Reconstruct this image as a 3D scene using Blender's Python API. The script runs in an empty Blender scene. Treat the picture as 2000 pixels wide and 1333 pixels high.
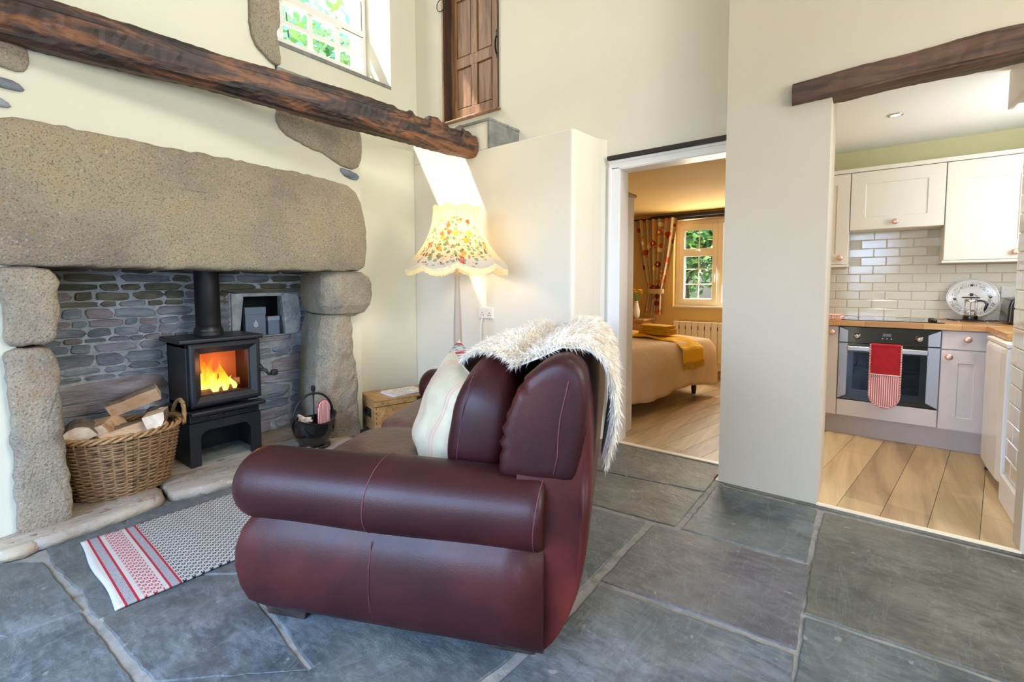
import bpy, math, random
import numpy as np
from math import sin, cos, pi, radians, sqrt, atan2
from mathutils import Vector, Matrix
random.seed(7); rng = np.random.default_rng(7)
scene = bpy.context.scene
COL = scene.collection

# ------------------------------------------------------------------ camera
def cam_axes(yaw, pitch, roll):
    F = Vector((-sin(yaw)*cos(pitch), cos(yaw)*cos(pitch), -sin(pitch)))
    R = Vector((cos(yaw), sin(yaw), 0)); U = R.cross(F)
    return R*cos(roll)+U*sin(roll), -R*sin(roll)+U*cos(roll), F
cR, cU, cF = cam_axes(radians(37.46), radians(3.52), radians(-.218))
cd = bpy.data.cameras.new('camera'); cam = bpy.data.objects.new('camera', cd); COL.objects.link(cam)
cd.sensor_width = 36; cd.lens = 36*907.5/2000; cd.shift_x = 0; cd.shift_y = -(666.5-609.0)/2000
cd.clip_start = .05; cd.clip_end = 200
mw = Matrix.Identity(4)
for i in range(3):
    mw[i][0] = cR[i]; mw[i][1] = cU[i]; mw[i][2] = -cF[i]
mw.translation = Vector((0, 0, 1.2)); cam.matrix_world = mw
scene.camera = cam

# ------------------------------------------------------------------ world, sun, window daylight, added fills, exposure
w = bpy.data.worlds.new('world'); scene.world = w; w.use_nodes = True
nt = w.node_tree; bg = nt.nodes['Background']
sky = nt.nodes.new('ShaderNodeTexSky'); sky.sky_type = 'NISHITA'; sky.sun_disc = False
sky.sun_elevation = radians(48); sky.sun_rotation = radians(230); sky.air_density = 1.0; sky.dust_density = 2.5
nt.links.new(sky.outputs[0], bg.inputs[0]); bg.inputs[1].default_value = .45
def sun(d, strength, col, ang):
    l = bpy.data.lights.new('sun', 'SUN'); l.energy = strength; l.color = col; l.angle = radians(ang)
    o = bpy.data.objects.new('sun', l); COL.objects.link(o)
    o.rotation_euler = Vector(d).to_track_quat('-Z', 'Y').to_euler(); o.location = (-6, -3, 9)
sun((1, .70, -1.73), 10, (1, .95, .86), 1.2)
def area(name, loc, d, sx, sy, power, col, spread=180):
    l = bpy.data.lights.new(name, 'AREA'); l.shape = 'RECTANGLE'; l.size = sx; l.size_y = sy
    l.energy = power; l.color = col; l.spread = radians(spread)
    o = bpy.data.objects.new(name, l); COL.objects.link(o); o.location = loc
    o.rotation_euler = Vector(d).to_track_quat('-Z', 'Z').to_euler(); return o
# cool daylight from unseen doors behind the camera, three added fills, window daylight
area('patio_daylight', (-1.05, -2.0, 1.5), (.0, 1, -.85), 2.8, 1.6, 94, (.40, .61, 1), 100)
area('cool_side_fill', (2.25, -1.4, 1.15), (-1, .38, -.06), 1.0, 1.7, 26, (.48, .68, 1), 110)  # added cool fill for the far-left wall; no garden door is known
area('warm_side_fill', (2.28, 1.8, 2.1), (-1, -.1, .0), 1.6, 1.7, 84, (1, .96, .87))  # added, unseen fill that brightens the fireplace wall
area('overhead_fill', (1.0, 1.5, 5.2), (-1, -.1, -.7), 1.4, 1.2, 40, (1, .97, .92), 110)  # added fill from above for the left wall; the ceiling is closed
area('kitchen_window_daylight', (1.22, 4.0, 1.75), (-1, .05, .05), .9, .7, 11, (.82, .91, 1))
area('bedroom_window_daylight', (-1.45, 6.20, 1.45), (-.15, -1, -.15), 1.1, 1.0, 26, (1, .92, .76))
vs = scene.view_settings
scene.display_settings.display_device = 'sRGB'
vs.view_transform = 'Standard'; vs.look = 'None'; vs.exposure = .42; vs.gamma = 1; vs.use_curve_mapping = False

# ------------------------------------------------------------------ materials
def srgb(c):
    if isinstance(c, str): c = [int(c[i:i+2], 16)/255 for i in (0, 2, 4)]
    return tuple((x/12.92 if x <= .04045 else ((x+.055)/1.055)**2.4) for x in c[:3]) + (1,)
class NT:
    def __init__(s, m): s.t = m.node_tree; s.n = s.t.nodes; s.l = s.t.links
    def node(s, k, **kw):
        n = s.n.new(k)
        for a, b in kw.items(): setattr(n, a, b)
        return n
    def link(s, a, b): s.l.new(a, b)
    def math(s, op, a, b=None, c=None):
        n = s.node('ShaderNodeMath', operation=op)
        for i, v in enumerate((a, b, c)):
            if v is None: continue
            if isinstance(v, (int, float)): n.inputs[i].default_value = v
            else: s.link(v, n.inputs[i])
        return n.outputs[0]
    def mix(s, f, a, b, mode='MIX'):
        n = s.node('ShaderNodeMix', data_type='RGBA', blend_type=mode)
        for i, v in ((0, f), (6, a), (7, b)):
            if isinstance(v, (int, float)): n.inputs[i].default_value = v
            elif isinstance(v, tuple): n.inputs[i].default_value = v
            else: s.link(v, n.inputs[i])
        return n.outputs[2]
    def ramp(s, f, stops, interp='LINEAR'):
        n = s.node('ShaderNodeValToRGB'); r = n.color_ramp; r.interpolation = interp
        while len(r.elements) < len(stops): r.elements.new(.5)
        for e, (p, c) in zip(r.elements, stops):
            e.position = p; e.color = c if isinstance(c, tuple) else srgb(c)
        s.link(f, n.inputs[0]); return n.outputs[0]
    def pos(s, scale=(1, 1, 1), obj=False, rot=(0, 0, 0)):
        g = s.node('ShaderNodeTexCoord').outputs['Object'] if obj else s.node('ShaderNodeNewGeometry').outputs['Position']
        m = s.node('ShaderNodeMapping'); m.inputs['Scale'].default_value = scale; m.inputs['Rotation'].default_value = rot
        s.link(g, m.inputs[0]); return m.outputs[0]
    def noise(s, v, scale, detail=4, rough=.55, dist=0):
        n = s.node('ShaderNodeTexNoise'); n.inputs['Scale'].default_value = scale; n.inputs['Detail'].default_value = detail
        n.inputs['Roughness'].default_value = rough; n.inputs['Distortion'].default_value = dist
        s.link(v, n.inputs['Vector']); return n.outputs[0]
    def bump(s, h, strength, dist=.01, prev=None):
        n = s.node('ShaderNodeBump'); n.inputs['Strength'].default_value = strength; n.inputs['Distance'].default_value = dist
        s.link(h, n.inputs['Height'])
        if prev is not None: s.link(prev, n.inputs['Normal'])
        return n.outputs[0]
def newmat(name):
    m = bpy.data.materials.new(name); m.use_nodes = True
    return m, NT(m), m.node_tree.nodes['Principled BSDF']
def mat(name, col, rough=.6, var=None, vs_=4, stretch=(1, 1, 1), bump=0, bs=60, bd=.004, metal=0, coat=0, spec=.5, rv=0,
        speck=None, ss=160, obj=False, rot=(0, 0, 0), lo=.35, hi=.68, detail=5, emit=0, sheen=0):
    m, t, p = newmat(name)
    p.inputs['Roughness'].default_value = rough; p.inputs['Metallic'].default_value = metal
    p.inputs['Coat Weight'].default_value = coat; p.inputs['Coat Roughness'].default_value = .12
    p.inputs['Specular IOR Level'].default_value = spec
    p.inputs['Sheen Weight'].default_value = sheen
    P = t.pos(stretch, obj, rot)
    c = srgb(col)
    if var is not None:
        f = t.noise(P, vs_, detail)
        stops = [(lo, c), (hi, srgb(var))] if isinstance(var, str) else [(lo+(hi-lo)*i/len(var), srgb(x)) for i, x in enumerate([col]+list(var))]
        c = t.ramp(f, stops)
    if speck is not None:
        for k, (sc, thr, wd, amt) in speck.items():
            f2 = t.noise(t.pos((1, 1, 1), obj), sc, 3, .6)
            c = t.mix(t.math('MULTIPLY', t.ramp(f2, [(thr, (0, 0, 0, 1)), (min(1, thr+wd), (1, 1, 1, 1))]), amt), c, srgb(k))
    if isinstance(c, tuple): p.inputs['Base Color'].default_value = c
    else: t.link(c, p.inputs['Base Color'])
    if bump:
        t.link(t.bump(t.noise(t.pos(stretch, obj, rot), bs, 4, .6), bump, bd), p.inputs['Normal'])
    if rv:
        t.link(t.math('MULTIPLY_ADD', t.noise(t.pos(stretch, obj, rot), vs_*1.7, 3), rv, rough-rv/2), p.inputs['Roughness'])
    if emit:
        p.inputs['Emission Color'].default_value = srgb(col); p.inputs['Emission Strength'].default_value = emit
    return m
Mt = {}
Mt['plaster'] = mat('cream_plaster', 'E6DFCF', .85, 'E0D9C8', 1.2, bump=.10, bs=14, bd=.01)
Mt['plaster_l'] = mat('cream_plaster_chimney', 'D6D4C1', .85, 'D1CFBB', 1.2, bump=.10, bs=14, bd=.01)
Mt['plaster2'] = mat('stone_colour_plaster', 'C2B8A6', .85, 'BDB2A0', 1.1, bump=.08, bs=14, bd=.01)
Mt['bedplaster'] = mat('warm_yellow_plaster', 'DDBA70', .85, 'D8B268', 1.2, bump=.06, bs=14, bd=.01)
Mt['kitplaster'] = mat('pale_yellow_plaster', 'E2DCB0', .8, 'DED7A8', 1.2)
Mt['white'] = mat('white_gloss_paint', 'EFECE8', .35)
Mt['ceil'] = mat('white_ceiling', 'F6F5F0', .85)
Mt['granite'] = mat('granite', '857868', .88, ('938672', '9D8F76', 'A2926F'), 2.2, bump=.9, bs=75, bd=.012,
                    speck={'5B564E': (120, .56, .06, .75), 'CFC4AC': (95, .60, .10, .4), 'A57F45': (26, .62, .06, .35)})
Mt['granite2'] = mat('granite_grey', '857B6D', .88, ('948978', 'A0947F', '9C8B74'), 4, bump=.9, bs=70, bd=.012,
                    speck={'5E5A55': (110, .56, .06, .7), 'C9C2B6': (90, .60, .10, .4), '8A6A48': (7, .58, .12, .45)})
Mt['hearth'] = mat('hearth_stone', '857666', .7, ('9A8A78', 'A3978A', 'B5A58C'), 5, stretch=(1, .5, 1), bump=.9, bs=22, bd=.014,
                   speck={'6A4E34': (9, .60, .05, .6), 'C9BEAC': (40, .62, .06, .5)})
Mt['mortar'] = mat('lime_mortar', 'B4B8B8', .95, ('9A9EA4', 'CCD0D0'), 7, bump=.9, bs=40, bd=.015)
rub = [('66707C', '7E8892', '949CA4'), ('78706F', '8B8386', '9E9698'), ('5F646C', '787D85', '8E939A'), ('837F88', '98949E', 'ABA8AE'), ('4A4A42', '605D4E', '757060')]
Mt['rubble'] = [mat('slate_rubble_%s' % n, a, .8, (b, c), 9, stretch=(1, .6, 2.2), bump=.8, bs=40, bd=.01) for n, (a, b, c) in zip(('blue', 'brown', 'grey', 'buff', 'dark'), rub)]
Mt['slateedge'] = mat('slate_edge', '6E716D', .75, ('7E817C', '8C8D86'), 12, bump=.5, bs=60, bd=.006)
flg = [('303638', '464D50', '666C6E'), ('32383D', '484F54', '6A7075'), ('3A3A33', '504F47', '6E6C60'), ('3D3A3E', '514E52', '6C696C')]
def flagmat(n, a, b, c):
    m, t, p = newmat(n)
    P = t.pos()
    big = t.noise(P, 2.6, 6, .62, .6); fine = t.noise(t.pos((1, 2.6, 1), rot=(0, 0, .3)), 14, 6, .65, .5)
    f = t.math('ADD', t.math('MULTIPLY', big, .55), t.math('MULTIPLY', fine, .45))
    col = t.ramp(f, [(.37, a), (.49, b), (.62, c)])
    lg = t.ramp(t.noise(P, 1.7, 5, .65, .4), [(.40, (0, 0, 0, 1)), (.62, (1, 1, 1, 1))])
    col = t.mix(t.math('MULTIPLY', lg, .38), col, srgb('77776D'))
    sp = t.ramp(t.noise(P, 17, 2, .5, .2), [(.70, (0, 0, 0, 1)), (.735, (1, 1, 1, 1))])
    col = t.mix(t.math('MULTIPLY', sp, .5), col, srgb('9A978A'))
    wear = t.ramp(t.noise(P, 38, 4, .6, .8), [(.66, (0, 0, 0, 1)), (.72, (1, 1, 1, 1))])
    col = t.mix(t.math('MULTIPLY', wear, t.math('MULTIPLY', t.ramp(big, [(.45, (0, 0, 0, 1)), (.65, (1, 1, 1, 1))]), .65)), col, srgb('98978F'))
    ed = t.ramp(t.noise(t.pos((1, .25, 1), rot=(0, 0, -.25)), 9, 5, .6, 1.5), [(.5, (0, 0, 0, 1)), (.505, (1, 1, 1, 1)), (.53, (0, 0, 0, 1))])
    col = t.mix(t.math('MULTIPLY', ed, .22), col, srgb('8D938F'))
    t.link(col, p.inputs['Base Color'])
    t.link(t.math('MULTIPLY_ADD', fine, .28, .33), p.inputs['Roughness'])
    b1 = t.bump(t.noise(P, 7, 7, .65, .5), .45, .02); t.link(t.bump(fine, .3, .006, b1), p.inputs['Normal'])
    return m
Mt['flag'] = [flagmat('slate_flag_%s' % n, *x) for n, x in zip(('green', 'blue', 'olive', 'violet'), flg)]
Mt['joint'] = mat('floor_mortar', '77756F', .9, ('898680', '68665F'), 10, bump=.6, bs=60)
def woodmat(n, a, b, c, axis, sc=1, rough=.6, bump=.25, coat=0, obj=False, rot=(0, 0, 0), ramp=(.36, .5, .64)):
    st = [7, 7, 7]; st[axis] = .7
    m, t, p = newmat(n)
    P = t.pos(tuple(x*sc for x in st), obj, rot)
    f = t.noise(P, 2.2, 7, .62, .7)
    t.link(t.ramp(f, [(ramp[0], a), (ramp[1], b), (ramp[2], c)]), p.inputs['Base Color'])
    p.inputs['Roughness'].default_value = rough; p.inputs['Coat Weight'].default_value = coat
    f2 = t.noise(P, 5, 5, .6, .3)
    t.link(t.bump(f2, bump, .01), p.inputs['Normal'])
    return m
Mt['oldbeam'] = woodmat('old_oak_beam', '120B08', '3A241A', '7C4E2C', 1, .8, .5, .9, .0, ramp=(.38, .5, .62))
Mt['oldbeam_x'] = woodmat('old_oak_lintel', '3A2A22', '573E30', '6B5040', 0, .9, .6, .6)
Mt['darkwood'] = woodmat('black_oak', '17110E', '2A201A', '3A2D24', 0, 1, .6, .4)
Mt['doorwood'] = woodmat('stained_pine', '6B4A30', '8B6542', 'A57F5A', 2, 1.2, .5, .2)
Mt['doordark'] = woodmat('dark_jamb', '2A1A12', '3B251A', '4C3020', 2, 1.2, .6, .2)
Mt['pine'] = woodmat('old_pine', '94693A', 'B28550', 'C79A62', 0, 1, .5, .2)
Mt['plank'] = [woodmat('oak_plank_%s' % n, a, b, c, 1, .55, .42, .08, rot=(0, 0, 0)) for n, a, b, c in
               (('pale', 'B59A72', 'CBB087', 'D9BF96'), ('mid', 'A88E69', 'BCA27A', 'CCB28A'), ('brown', '977F5E', 'AE9470', 'C0A680'), ('light', 'BFA57C', 'D1B78D', 'DEC59B'))]
Mt['counter'] = woodmat('oak_worktop', 'A87840', 'C8975A', 'DDB177', 0, 1.6, .35, .05, .3)
Mt['logbark'] = mat('log_bark', '5F5148', .9, ('7C6C60', '4A3F38'), 14, bump=.8, bs=40)
Mt['logwood'] = mat('split_log_wood', 'C8A27E', .8, ('D9B997', 'AD8262'), 9, bump=.5, bs=50)
Mt['logend'] = mat('log_end_grain', 'E2D0BA', .85, ('CDB79E', 'EBDCC9'), 12, bump=.4, bs=60)
Mt['wicker'] = mat('wicker', '7C5C3B', .6, ('967450', '5F4630'), 18, bump=.3, bs=100)
Mt['wicker2'] = mat('wicker_light', '8F6A42', .55, ('AB8558', '73542F'), 22, bump=.3, bs=100)
Mt['iron'] = mat('black_cast_iron', '17181C', .42, '1F2025', 6, bump=.12, bs=160, bd=.002)
Mt['ironmatt'] = mat('matt_black_steel', '141417', .55)
Mt['blackgloss'] = mat('black_enamel', '08080A', .16, coat=.6)
Mt['leather'] = mat('burgundy_leather', '290B0F', .44, ('341113', '461917'), 2.6, bump=.3, bs=240, bd=.002, coat=.03, rv=.2, spec=.28)
Mt['leather2'] = mat('worn_red_leather', '35100F', .42, ('4A1816', '5E221C'), 2.0, bump=.2, bs=260, bd=.0015, coat=.05, rv=.12, spec=.3)
Mt['leatherseat'] = mat('worn_seat_leather', '4C302A', .42, ('5E4036', '44221F'), 4, bump=.6, bs=26, bd=.012, coat=.15)
Mt['stitch'] = mat('seam_thread', '5C2A30', .6)
Mt['cream'] = mat('cream_linen', 'C2B69E', .9, 'B8AB92', 6, bump=.25, bs=500, bd=.001)
Mt['pinkstripe'] = mat('pink_ticking', 'E2A99E', .9)
Mt['sheephide'] = mat('sheepskin_hide', 'EEE8E0', .9)
Mt['sheep'] = mat('sheepskin_wool', 'E6D9C4', .9, ('EEE6D8', 'D6C2A2'), 9, sheen=.3)
Mt['lampwood'] = mat('taupe_painted_wood', 'B6A795', .5)
Mt['socket'] = mat('white_plastic', 'EDE8E2', .3)
Mt['chrome'] = mat('chrome', 'D8D8DA', .12, metal=1)
Mt['steel'] = mat('brushed_steel', 'B9B7B6', .3, metal=1, stretch=(.3, 1, 30), bump=.04, bs=60)
Mt['copper'] = mat('copper_knob', 'EDC2AC', .28, metal=.7)
Mt['unit'] = mat('stone_grey_unit', 'DAD0CB', .4)
Mt['unitup'] = mat('ivory_unit', 'E4DDCF', .38)
Mt['plinth'] = mat('plinth_grey', 'BDB0AA', .45)
Mt['tile'] = mat('ivory_glazed_tile', 'E4DFCE', .12, 'E9E4D5', 3, coat=.5, bump=.12, bs=9, bd=.01)
Mt['grout'] = mat('tile_grout', 'DAD4C3', .9)
Mt['ovenglass'] = mat('black_oven_glass', '0A0A0C', .06, coat=.8)
Mt['oveninner'] = mat('oven_cavity', '5C6064', .3)
Mt['fridge'] = mat('white_enamel', 'EEEBE6', .25, coat=.3)
Mt['redcloth'] = mat('red_towelling', 'B8222C', .95, 'A81C26', 30, bump=.5, bs=300)
Mt['blackplastic'] = mat('black_plastic', '101012', .25, coat=.3)
Mt['paper'] = mat('magazine_paper', 'E6E0DC', .6)
Mt['yellow'] = mat('mustard_wool', 'E8B010', .95, 'D99E08', 12, bump=.5, bs=200)
Mt['yellowpale'] = mat('mustard_stripe', 'F0C95A', .95)
Mt['duvet'] = mat('beige_duvet', 'DDBF97', .9, 'D5B58B', 3, bump=.35, bs=6, bd=.03)
Mt['upvc'] = mat('cream_upvc', 'EBDDC2', .35)
Mt['rad'] = mat('cream_radiator', 'EEDCB6', .4)
Mt['tin'] = mat('slate_blue_tin', '6F7F90', .5)
Mt['tinlight'] = mat('pale_print', 'BAC3CE', .6)
Mt['leaf'] = [mat('leaf_%s' % n, c, .6) for n, c in (('bright', '9CCB74'), ('mid', '5E9A52'), ('deep', '3F7058'), ('pale', 'BCE0C4'), ('mint', '9FDCCB'))]
Mt['bark'] = mat('tree_bark', '6A5A4A', .9, '4F4338', 8)
Mt['grass'] = mat('lawn', '8E927E', .9)
Mt['flower'] = mat('yellow_petal', 'F2B62A', .7)
Mt['black'] = mat('plain_black', '0B0A0A', .9)  # even black for the niche lining and the socket pin holes
def glassmat(name, tint=(1, 1, 1, 1), refl=.08):
    m, t, p = newmat(name); t.n.remove(p)
    a = t.node('ShaderNodeBsdfTransparent'); a.inputs[0].default_value = tint
    g = t.node('ShaderNodeBsdfGlossy'); g.inputs['Roughness'].default_value = .02
    lw = t.node('ShaderNodeLayerWeight'); fr = t.math('MULTIPLY_ADD', t.math('POWER', lw.outputs['Facing'], 4), .7, .04)
    x = t.node('ShaderNodeMixShader'); t.link(fr, x.inputs[0]); t.link(a.outputs[0], x.inputs[1]); t.link(g.outputs[0], x.inputs[2])
    t.link(x.outputs[0], t.n['Material Output'].inputs[0]); return m
Mt['glass'] = glassmat('window_glass'); Mt['stoveglass'] = glassmat('stove_glass', (.93, .86, .8, 1))
Mt['darkglass'] = glassmat('oven_door_glass', (.30, .31, .33, 1))
def emat(name, col, s):
    m, t, p = newmat(name); t.n.remove(p); e = t.node('ShaderNodeEmission'); e.inputs[0].default_value = srgb(col); e.inputs[1].default_value = s
    t.link(e.outputs[0], t.n['Material Output'].inputs[0]); return m
Mt['bulb'] = emat('lit_bulb', 'FFE2A8', 30); Mt['spot'] = emat('lit_downlight', 'FFF2D8', 14)
def stripes(name, c1, c2, axis, period, duty=.5, rough=.9):
    m, t, p = newmat(name); s = t.node('ShaderNodeSeparateXYZ'); t.link(t.node('ShaderNodeTexCoord').outputs['Object'], s.inputs[0])
    f = t.math('GREATER_THAN', t.math('FRACT', t.math('DIVIDE', s.outputs[axis], period)), duty)
    t.link(t.mix(f, srgb(c1), srgb(c2)), p.inputs['Base Color']); p.inputs['Roughness'].default_value = rough; return m

# ------------------------------------------------------------------ mesh helpers
class B:
    def __init__(s): s.v = []; s.f = []
    def add(s, vs, fs):
        o = len(s.v); s.v += [tuple(x) for x in vs]; s.f += [tuple(i+o for i in f) for f in fs]; return s
    def box(s, x0, x1, y0, y1, z0, z1):
        return s.add([(x, y, z) for z in (z0, z1) for y in (y0, y1) for x in (x0, x1)],
                     [(0, 2, 3, 1), (4, 5, 7, 6), (0, 1, 5, 4), (2, 6, 7, 3), (0, 4, 6, 2), (1, 3, 7, 5)])
    def obox(s, c, h, R):
        return s.add([Vector(c)+R@Vector((a*h[0], b*h[1], d*h[2])) for d in (-1, 1) for b in (-1, 1) for a in (-1, 1)],
                     [(0, 2, 3, 1), (4, 5, 7, 6), (0, 1, 5, 4), (2, 6, 7, 3), (0, 4, 6, 2), (1, 3, 7, 5)])
    def loft(s, rings, caps=True, closed=True):
        n = len(rings[0]); vs = [p for r in rings for p in r]; fs = []
        for i in range(len(rings)-1):
            for j in range(n if closed else n-1):
                k = (j+1) % n; fs.append((i*n+j, i*n+k, (i+1)*n+k, (i+1)*n+j))
        if caps: fs += [tuple(reversed(range(n))), tuple((len(rings)-1)*n+j for j in range(n))]
        return s.add(vs, fs)
    def prism(s, poly, fn, a0, a1):
        return s.loft([[fn(p, a0) for p in poly], [fn(p, a1) for p in poly]])
    def tube(s, pts, r, n=8, caps=True, flat=1):
        pts = [Vector(p) for p in pts]; rings = []; m = len(pts)
        up = Vector((0, 0, 1))
        t0 = (pts[1]-pts[0]).normalized()
        if abs(t0.dot(up)) > .95: up = Vector((1, 0, 0))
        a = t0.cross(up).normalized()
        for i, p in enumerate(pts):
            t = (pts[min(i+1, m-1)]-pts[max(i-1, 0)])
            t = t.normalized() if t.length > 1e-9 else t0
            a = (a-t*a.dot(t)); a = a.normalized() if a.length > 1e-6 else t.orthogonal().normalized()
            b = t.cross(a); rr = r[i] if isinstance(r, (list, tuple)) else r
            rings.append([p+a*cos(2*pi*k/n)*rr+b*sin(2*pi*k/n)*rr*flat for k in range(n)])
        return s.loft(rings, caps)
    def lathe(s, prof, c=(0, 0, 0), n=24, sx=1, sy=1, caps=True):
        return s.loft([[(c[0]+r*sx*cos(2*pi*k/n), c[1]+r*sy*sin(2*pi*k/n), c[2]+z) for k in range(n)] for r, z in prof], caps)
    def grid(s, fn, nu, nv):
        vs = [fn(i/nu, j/nv) for i in range(nu+1) for j in range(nv+1)]
        return s.add(vs, [(i*(nv+1)+j, (i+1)*(nv+1)+j, (i+1)*(nv+1)+j+1, i*(nv+1)+j+1) for i in range(nu) for j in range(nv)])
    def sell(s, c, h, e1=.5, e2=.5, R=None, nu=20, nv=28, fn=None):
        R = R or Matrix.Identity(3); sp = lambda a, e: math.copysign(abs(a)**e, a)
        rings = []
        for i in range(nu+1):
            eta = -pi/2+pi*(i+.001)/(nu+.002); r = []
            for j in range(nv):
                om = 2*pi*j/nv
                p = Vector((h[0]*sp(cos(eta), e1)*sp(cos(om), e2), h[1]*sp(cos(eta), e1)*sp(sin(om), e2), h[2]*sp(sin(eta), e1)))
                if fn: p = fn(p)
                r.append(Vector(c)+R@p)
            rings.append(r)
        return s.loft(rings)
    def build(s, name, m=None, parent=None, smooth=False, bevel=0, bseg=2, world=False, mats=None, mi=None, stuff=False, solid=0, sub=0):
        vs = s.v
        if world and parent is not None:
            inv = parent['_mw'] if False else MW[top(parent).name].inverted()
            vs = [inv@Vector(p) for p in vs]
        me = bpy.data.meshes.new(name); me.from_pydata([tuple(p) for p in vs], [], s.f); me.update()
        o = bpy.data.objects.new(name, me); COL.objects.link(o)
        for x in (mats or ([m] if m else [])): me.materials.append(x)
        if mi is not None: me.polygons.foreach_set('material_index', mi)
        if smooth: me.polygons.foreach_set('use_smooth', [True]*len(me.polygons))
        if parent is not None: o.parent = parent
        if solid: q = o.modifiers.new('solid', 'SOLIDIFY'); q.thickness = solid; q.offset = 0
        if bevel: q = o.modifiers.new('bevel', 'BEVEL'); q.width = bevel; q.segments = bseg; q.limit_method = 'ANGLE'; q.angle_limit = radians(40)
        if sub: q = o.modifiers.new('sub', 'SUBSURF'); q.levels = q.render_levels = sub
        if stuff: o['kind'] = 'stuff'
        return o
MW = {}
def top(o):
    while o.parent is not None: o = o.parent
    return o
def thing(name, label, cat, loc=(0, 0, 0), rz=0, group=None):
    o = bpy.data.objects.new(name, None); COL.objects.link(o); o.location = loc; o.rotation_euler = (0, 0, rz)
    o.empty_display_size = .05
    MW[o.name] = Matrix.Translation(Vector(loc))@Matrix.Rotation(rz, 4, 'Z'); return tag(o, label, cat, group)
def tag(o, label, cat, group=None):
    o['label'] = label; o['category'] = cat
    if group: o['group'] = group
    if o.name not in MW: MW[o.name] = Matrix.Identity(4)
    return o
def struct(o): o['kind'] = 'structure'; MW[o.name] = Matrix.Identity(4); return o
def sempty(name):
    o = bpy.data.objects.new(name, None); COL.objects.link(o); return struct(o)
def dup(root, loc=None, rz=None, label=None):
    def cp(o, par):
        c = o.copy(); COL.objects.link(c); c.parent = par
        for ch in [x for x in o.children]: cp(ch, c)
        return c
    r = cp(root, None)
    if loc is not None: r.location = loc
    if rz is not None: r.rotation_euler = (0, 0, rz)
    MW[r.name] = Matrix.Translation(r.location)@Matrix.Rotation(r.rotation_euler[2], 4, 'Z')
    if label: r['label'] = label
    return r
def label(o, s): o['label'] = s; return o
YZ = lambda x_sign=1: (lambda p, a: (a, p[0], p[1]))
fYZ = lambda p, a: (a, p[0], p[1]); fXZ = lambda p, a: (p[0], a, p[1]); fXY = lambda p, a: (p[0], p[1], a)
def resample(poly, step):
    out = []
    for i in range(len(poly)):
        a, b = Vector(poly[i]), Vector(poly[(i+1) % len(poly)]); n = max(1, int(round((b-a).length/step)))
        out += [a+(b-a)*k/n for k in range(n)]
    return out
def smoothpoly(poly, it=2):
    for _ in range(it):
        n = len(poly); poly = [poly[i]*.5+(poly[i-1]+poly[(i+1) % n])*.25 for i in range(n)]
    return poly
def stone(poly, fn, a0, a1, rnd=.02, jit=.006, step=.04, bulge=.01, sm=2):
    """irregular stone with rounded arrises: poly in a plane, built out from a0 to a1 along the third axis"""
    P = smoothpoly(resample([Vector(p) for p in poly], step), sm)
    P = [p+Vector((random.uniform(-jit, jit), random.uniform(-jit, jit))) for p in P]
    c = sum(P, Vector((0, 0)))/len(P); sg = 1 if a1 > a0 else -1
    def inset(d): return [p+(c-p).normalized()*min(d, (c-p).length*.8) for p in P]
    def sc(k): return [c+(p-c)*k for p in P]
    rings = [[fn(p, a0) for p in P], [fn(p, a1-sg*rnd) for p in P], [fn(p, a1-sg*rnd*.3) for p in inset(rnd*.3)], [fn(p, a1) for p in inset(rnd)]]
    for k in ((.7, .35) if bulge else ()):
        rings.append([fn(p, a1+sg*bulge*(1-k*k)+random.uniform(-jit, jit)*.5) for p in sc(k)])
    b = B(); b.loft(rings, caps=True); return b
def clip(poly, n, d):
    """keep the side of the polygon where n.p <= d"""
    out = []
    for i in range(len(poly)):
        a, b = poly[i], poly[(i+1) % len(poly)]; fa = n[0]*a[0]+n[1]*a[1]-d; fb = n[0]*b[0]+n[1]*b[1]-d
        if fa <= 0: out.append(a)
        if (fa < 0 < fb) or (fb < 0 < fa):
            t = fa/(fa-fb); out.append((a[0]+(b[0]-a[0])*t, a[1]+(b[1]-a[1])*t))
    return out
def arc(c, r, a0, a1, n): return [(c[0]+r*cos(radians(a0+(a1-a0)*i/n)), c[1]+r*sin(radians(a0+(a1-a0)*i/n))) for i in range(n+1)]
def rotm(ax, deg): return Matrix.Rotation(radians(deg), 3, ax)
# ================================================================== SETTING
H = 5.5
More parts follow.
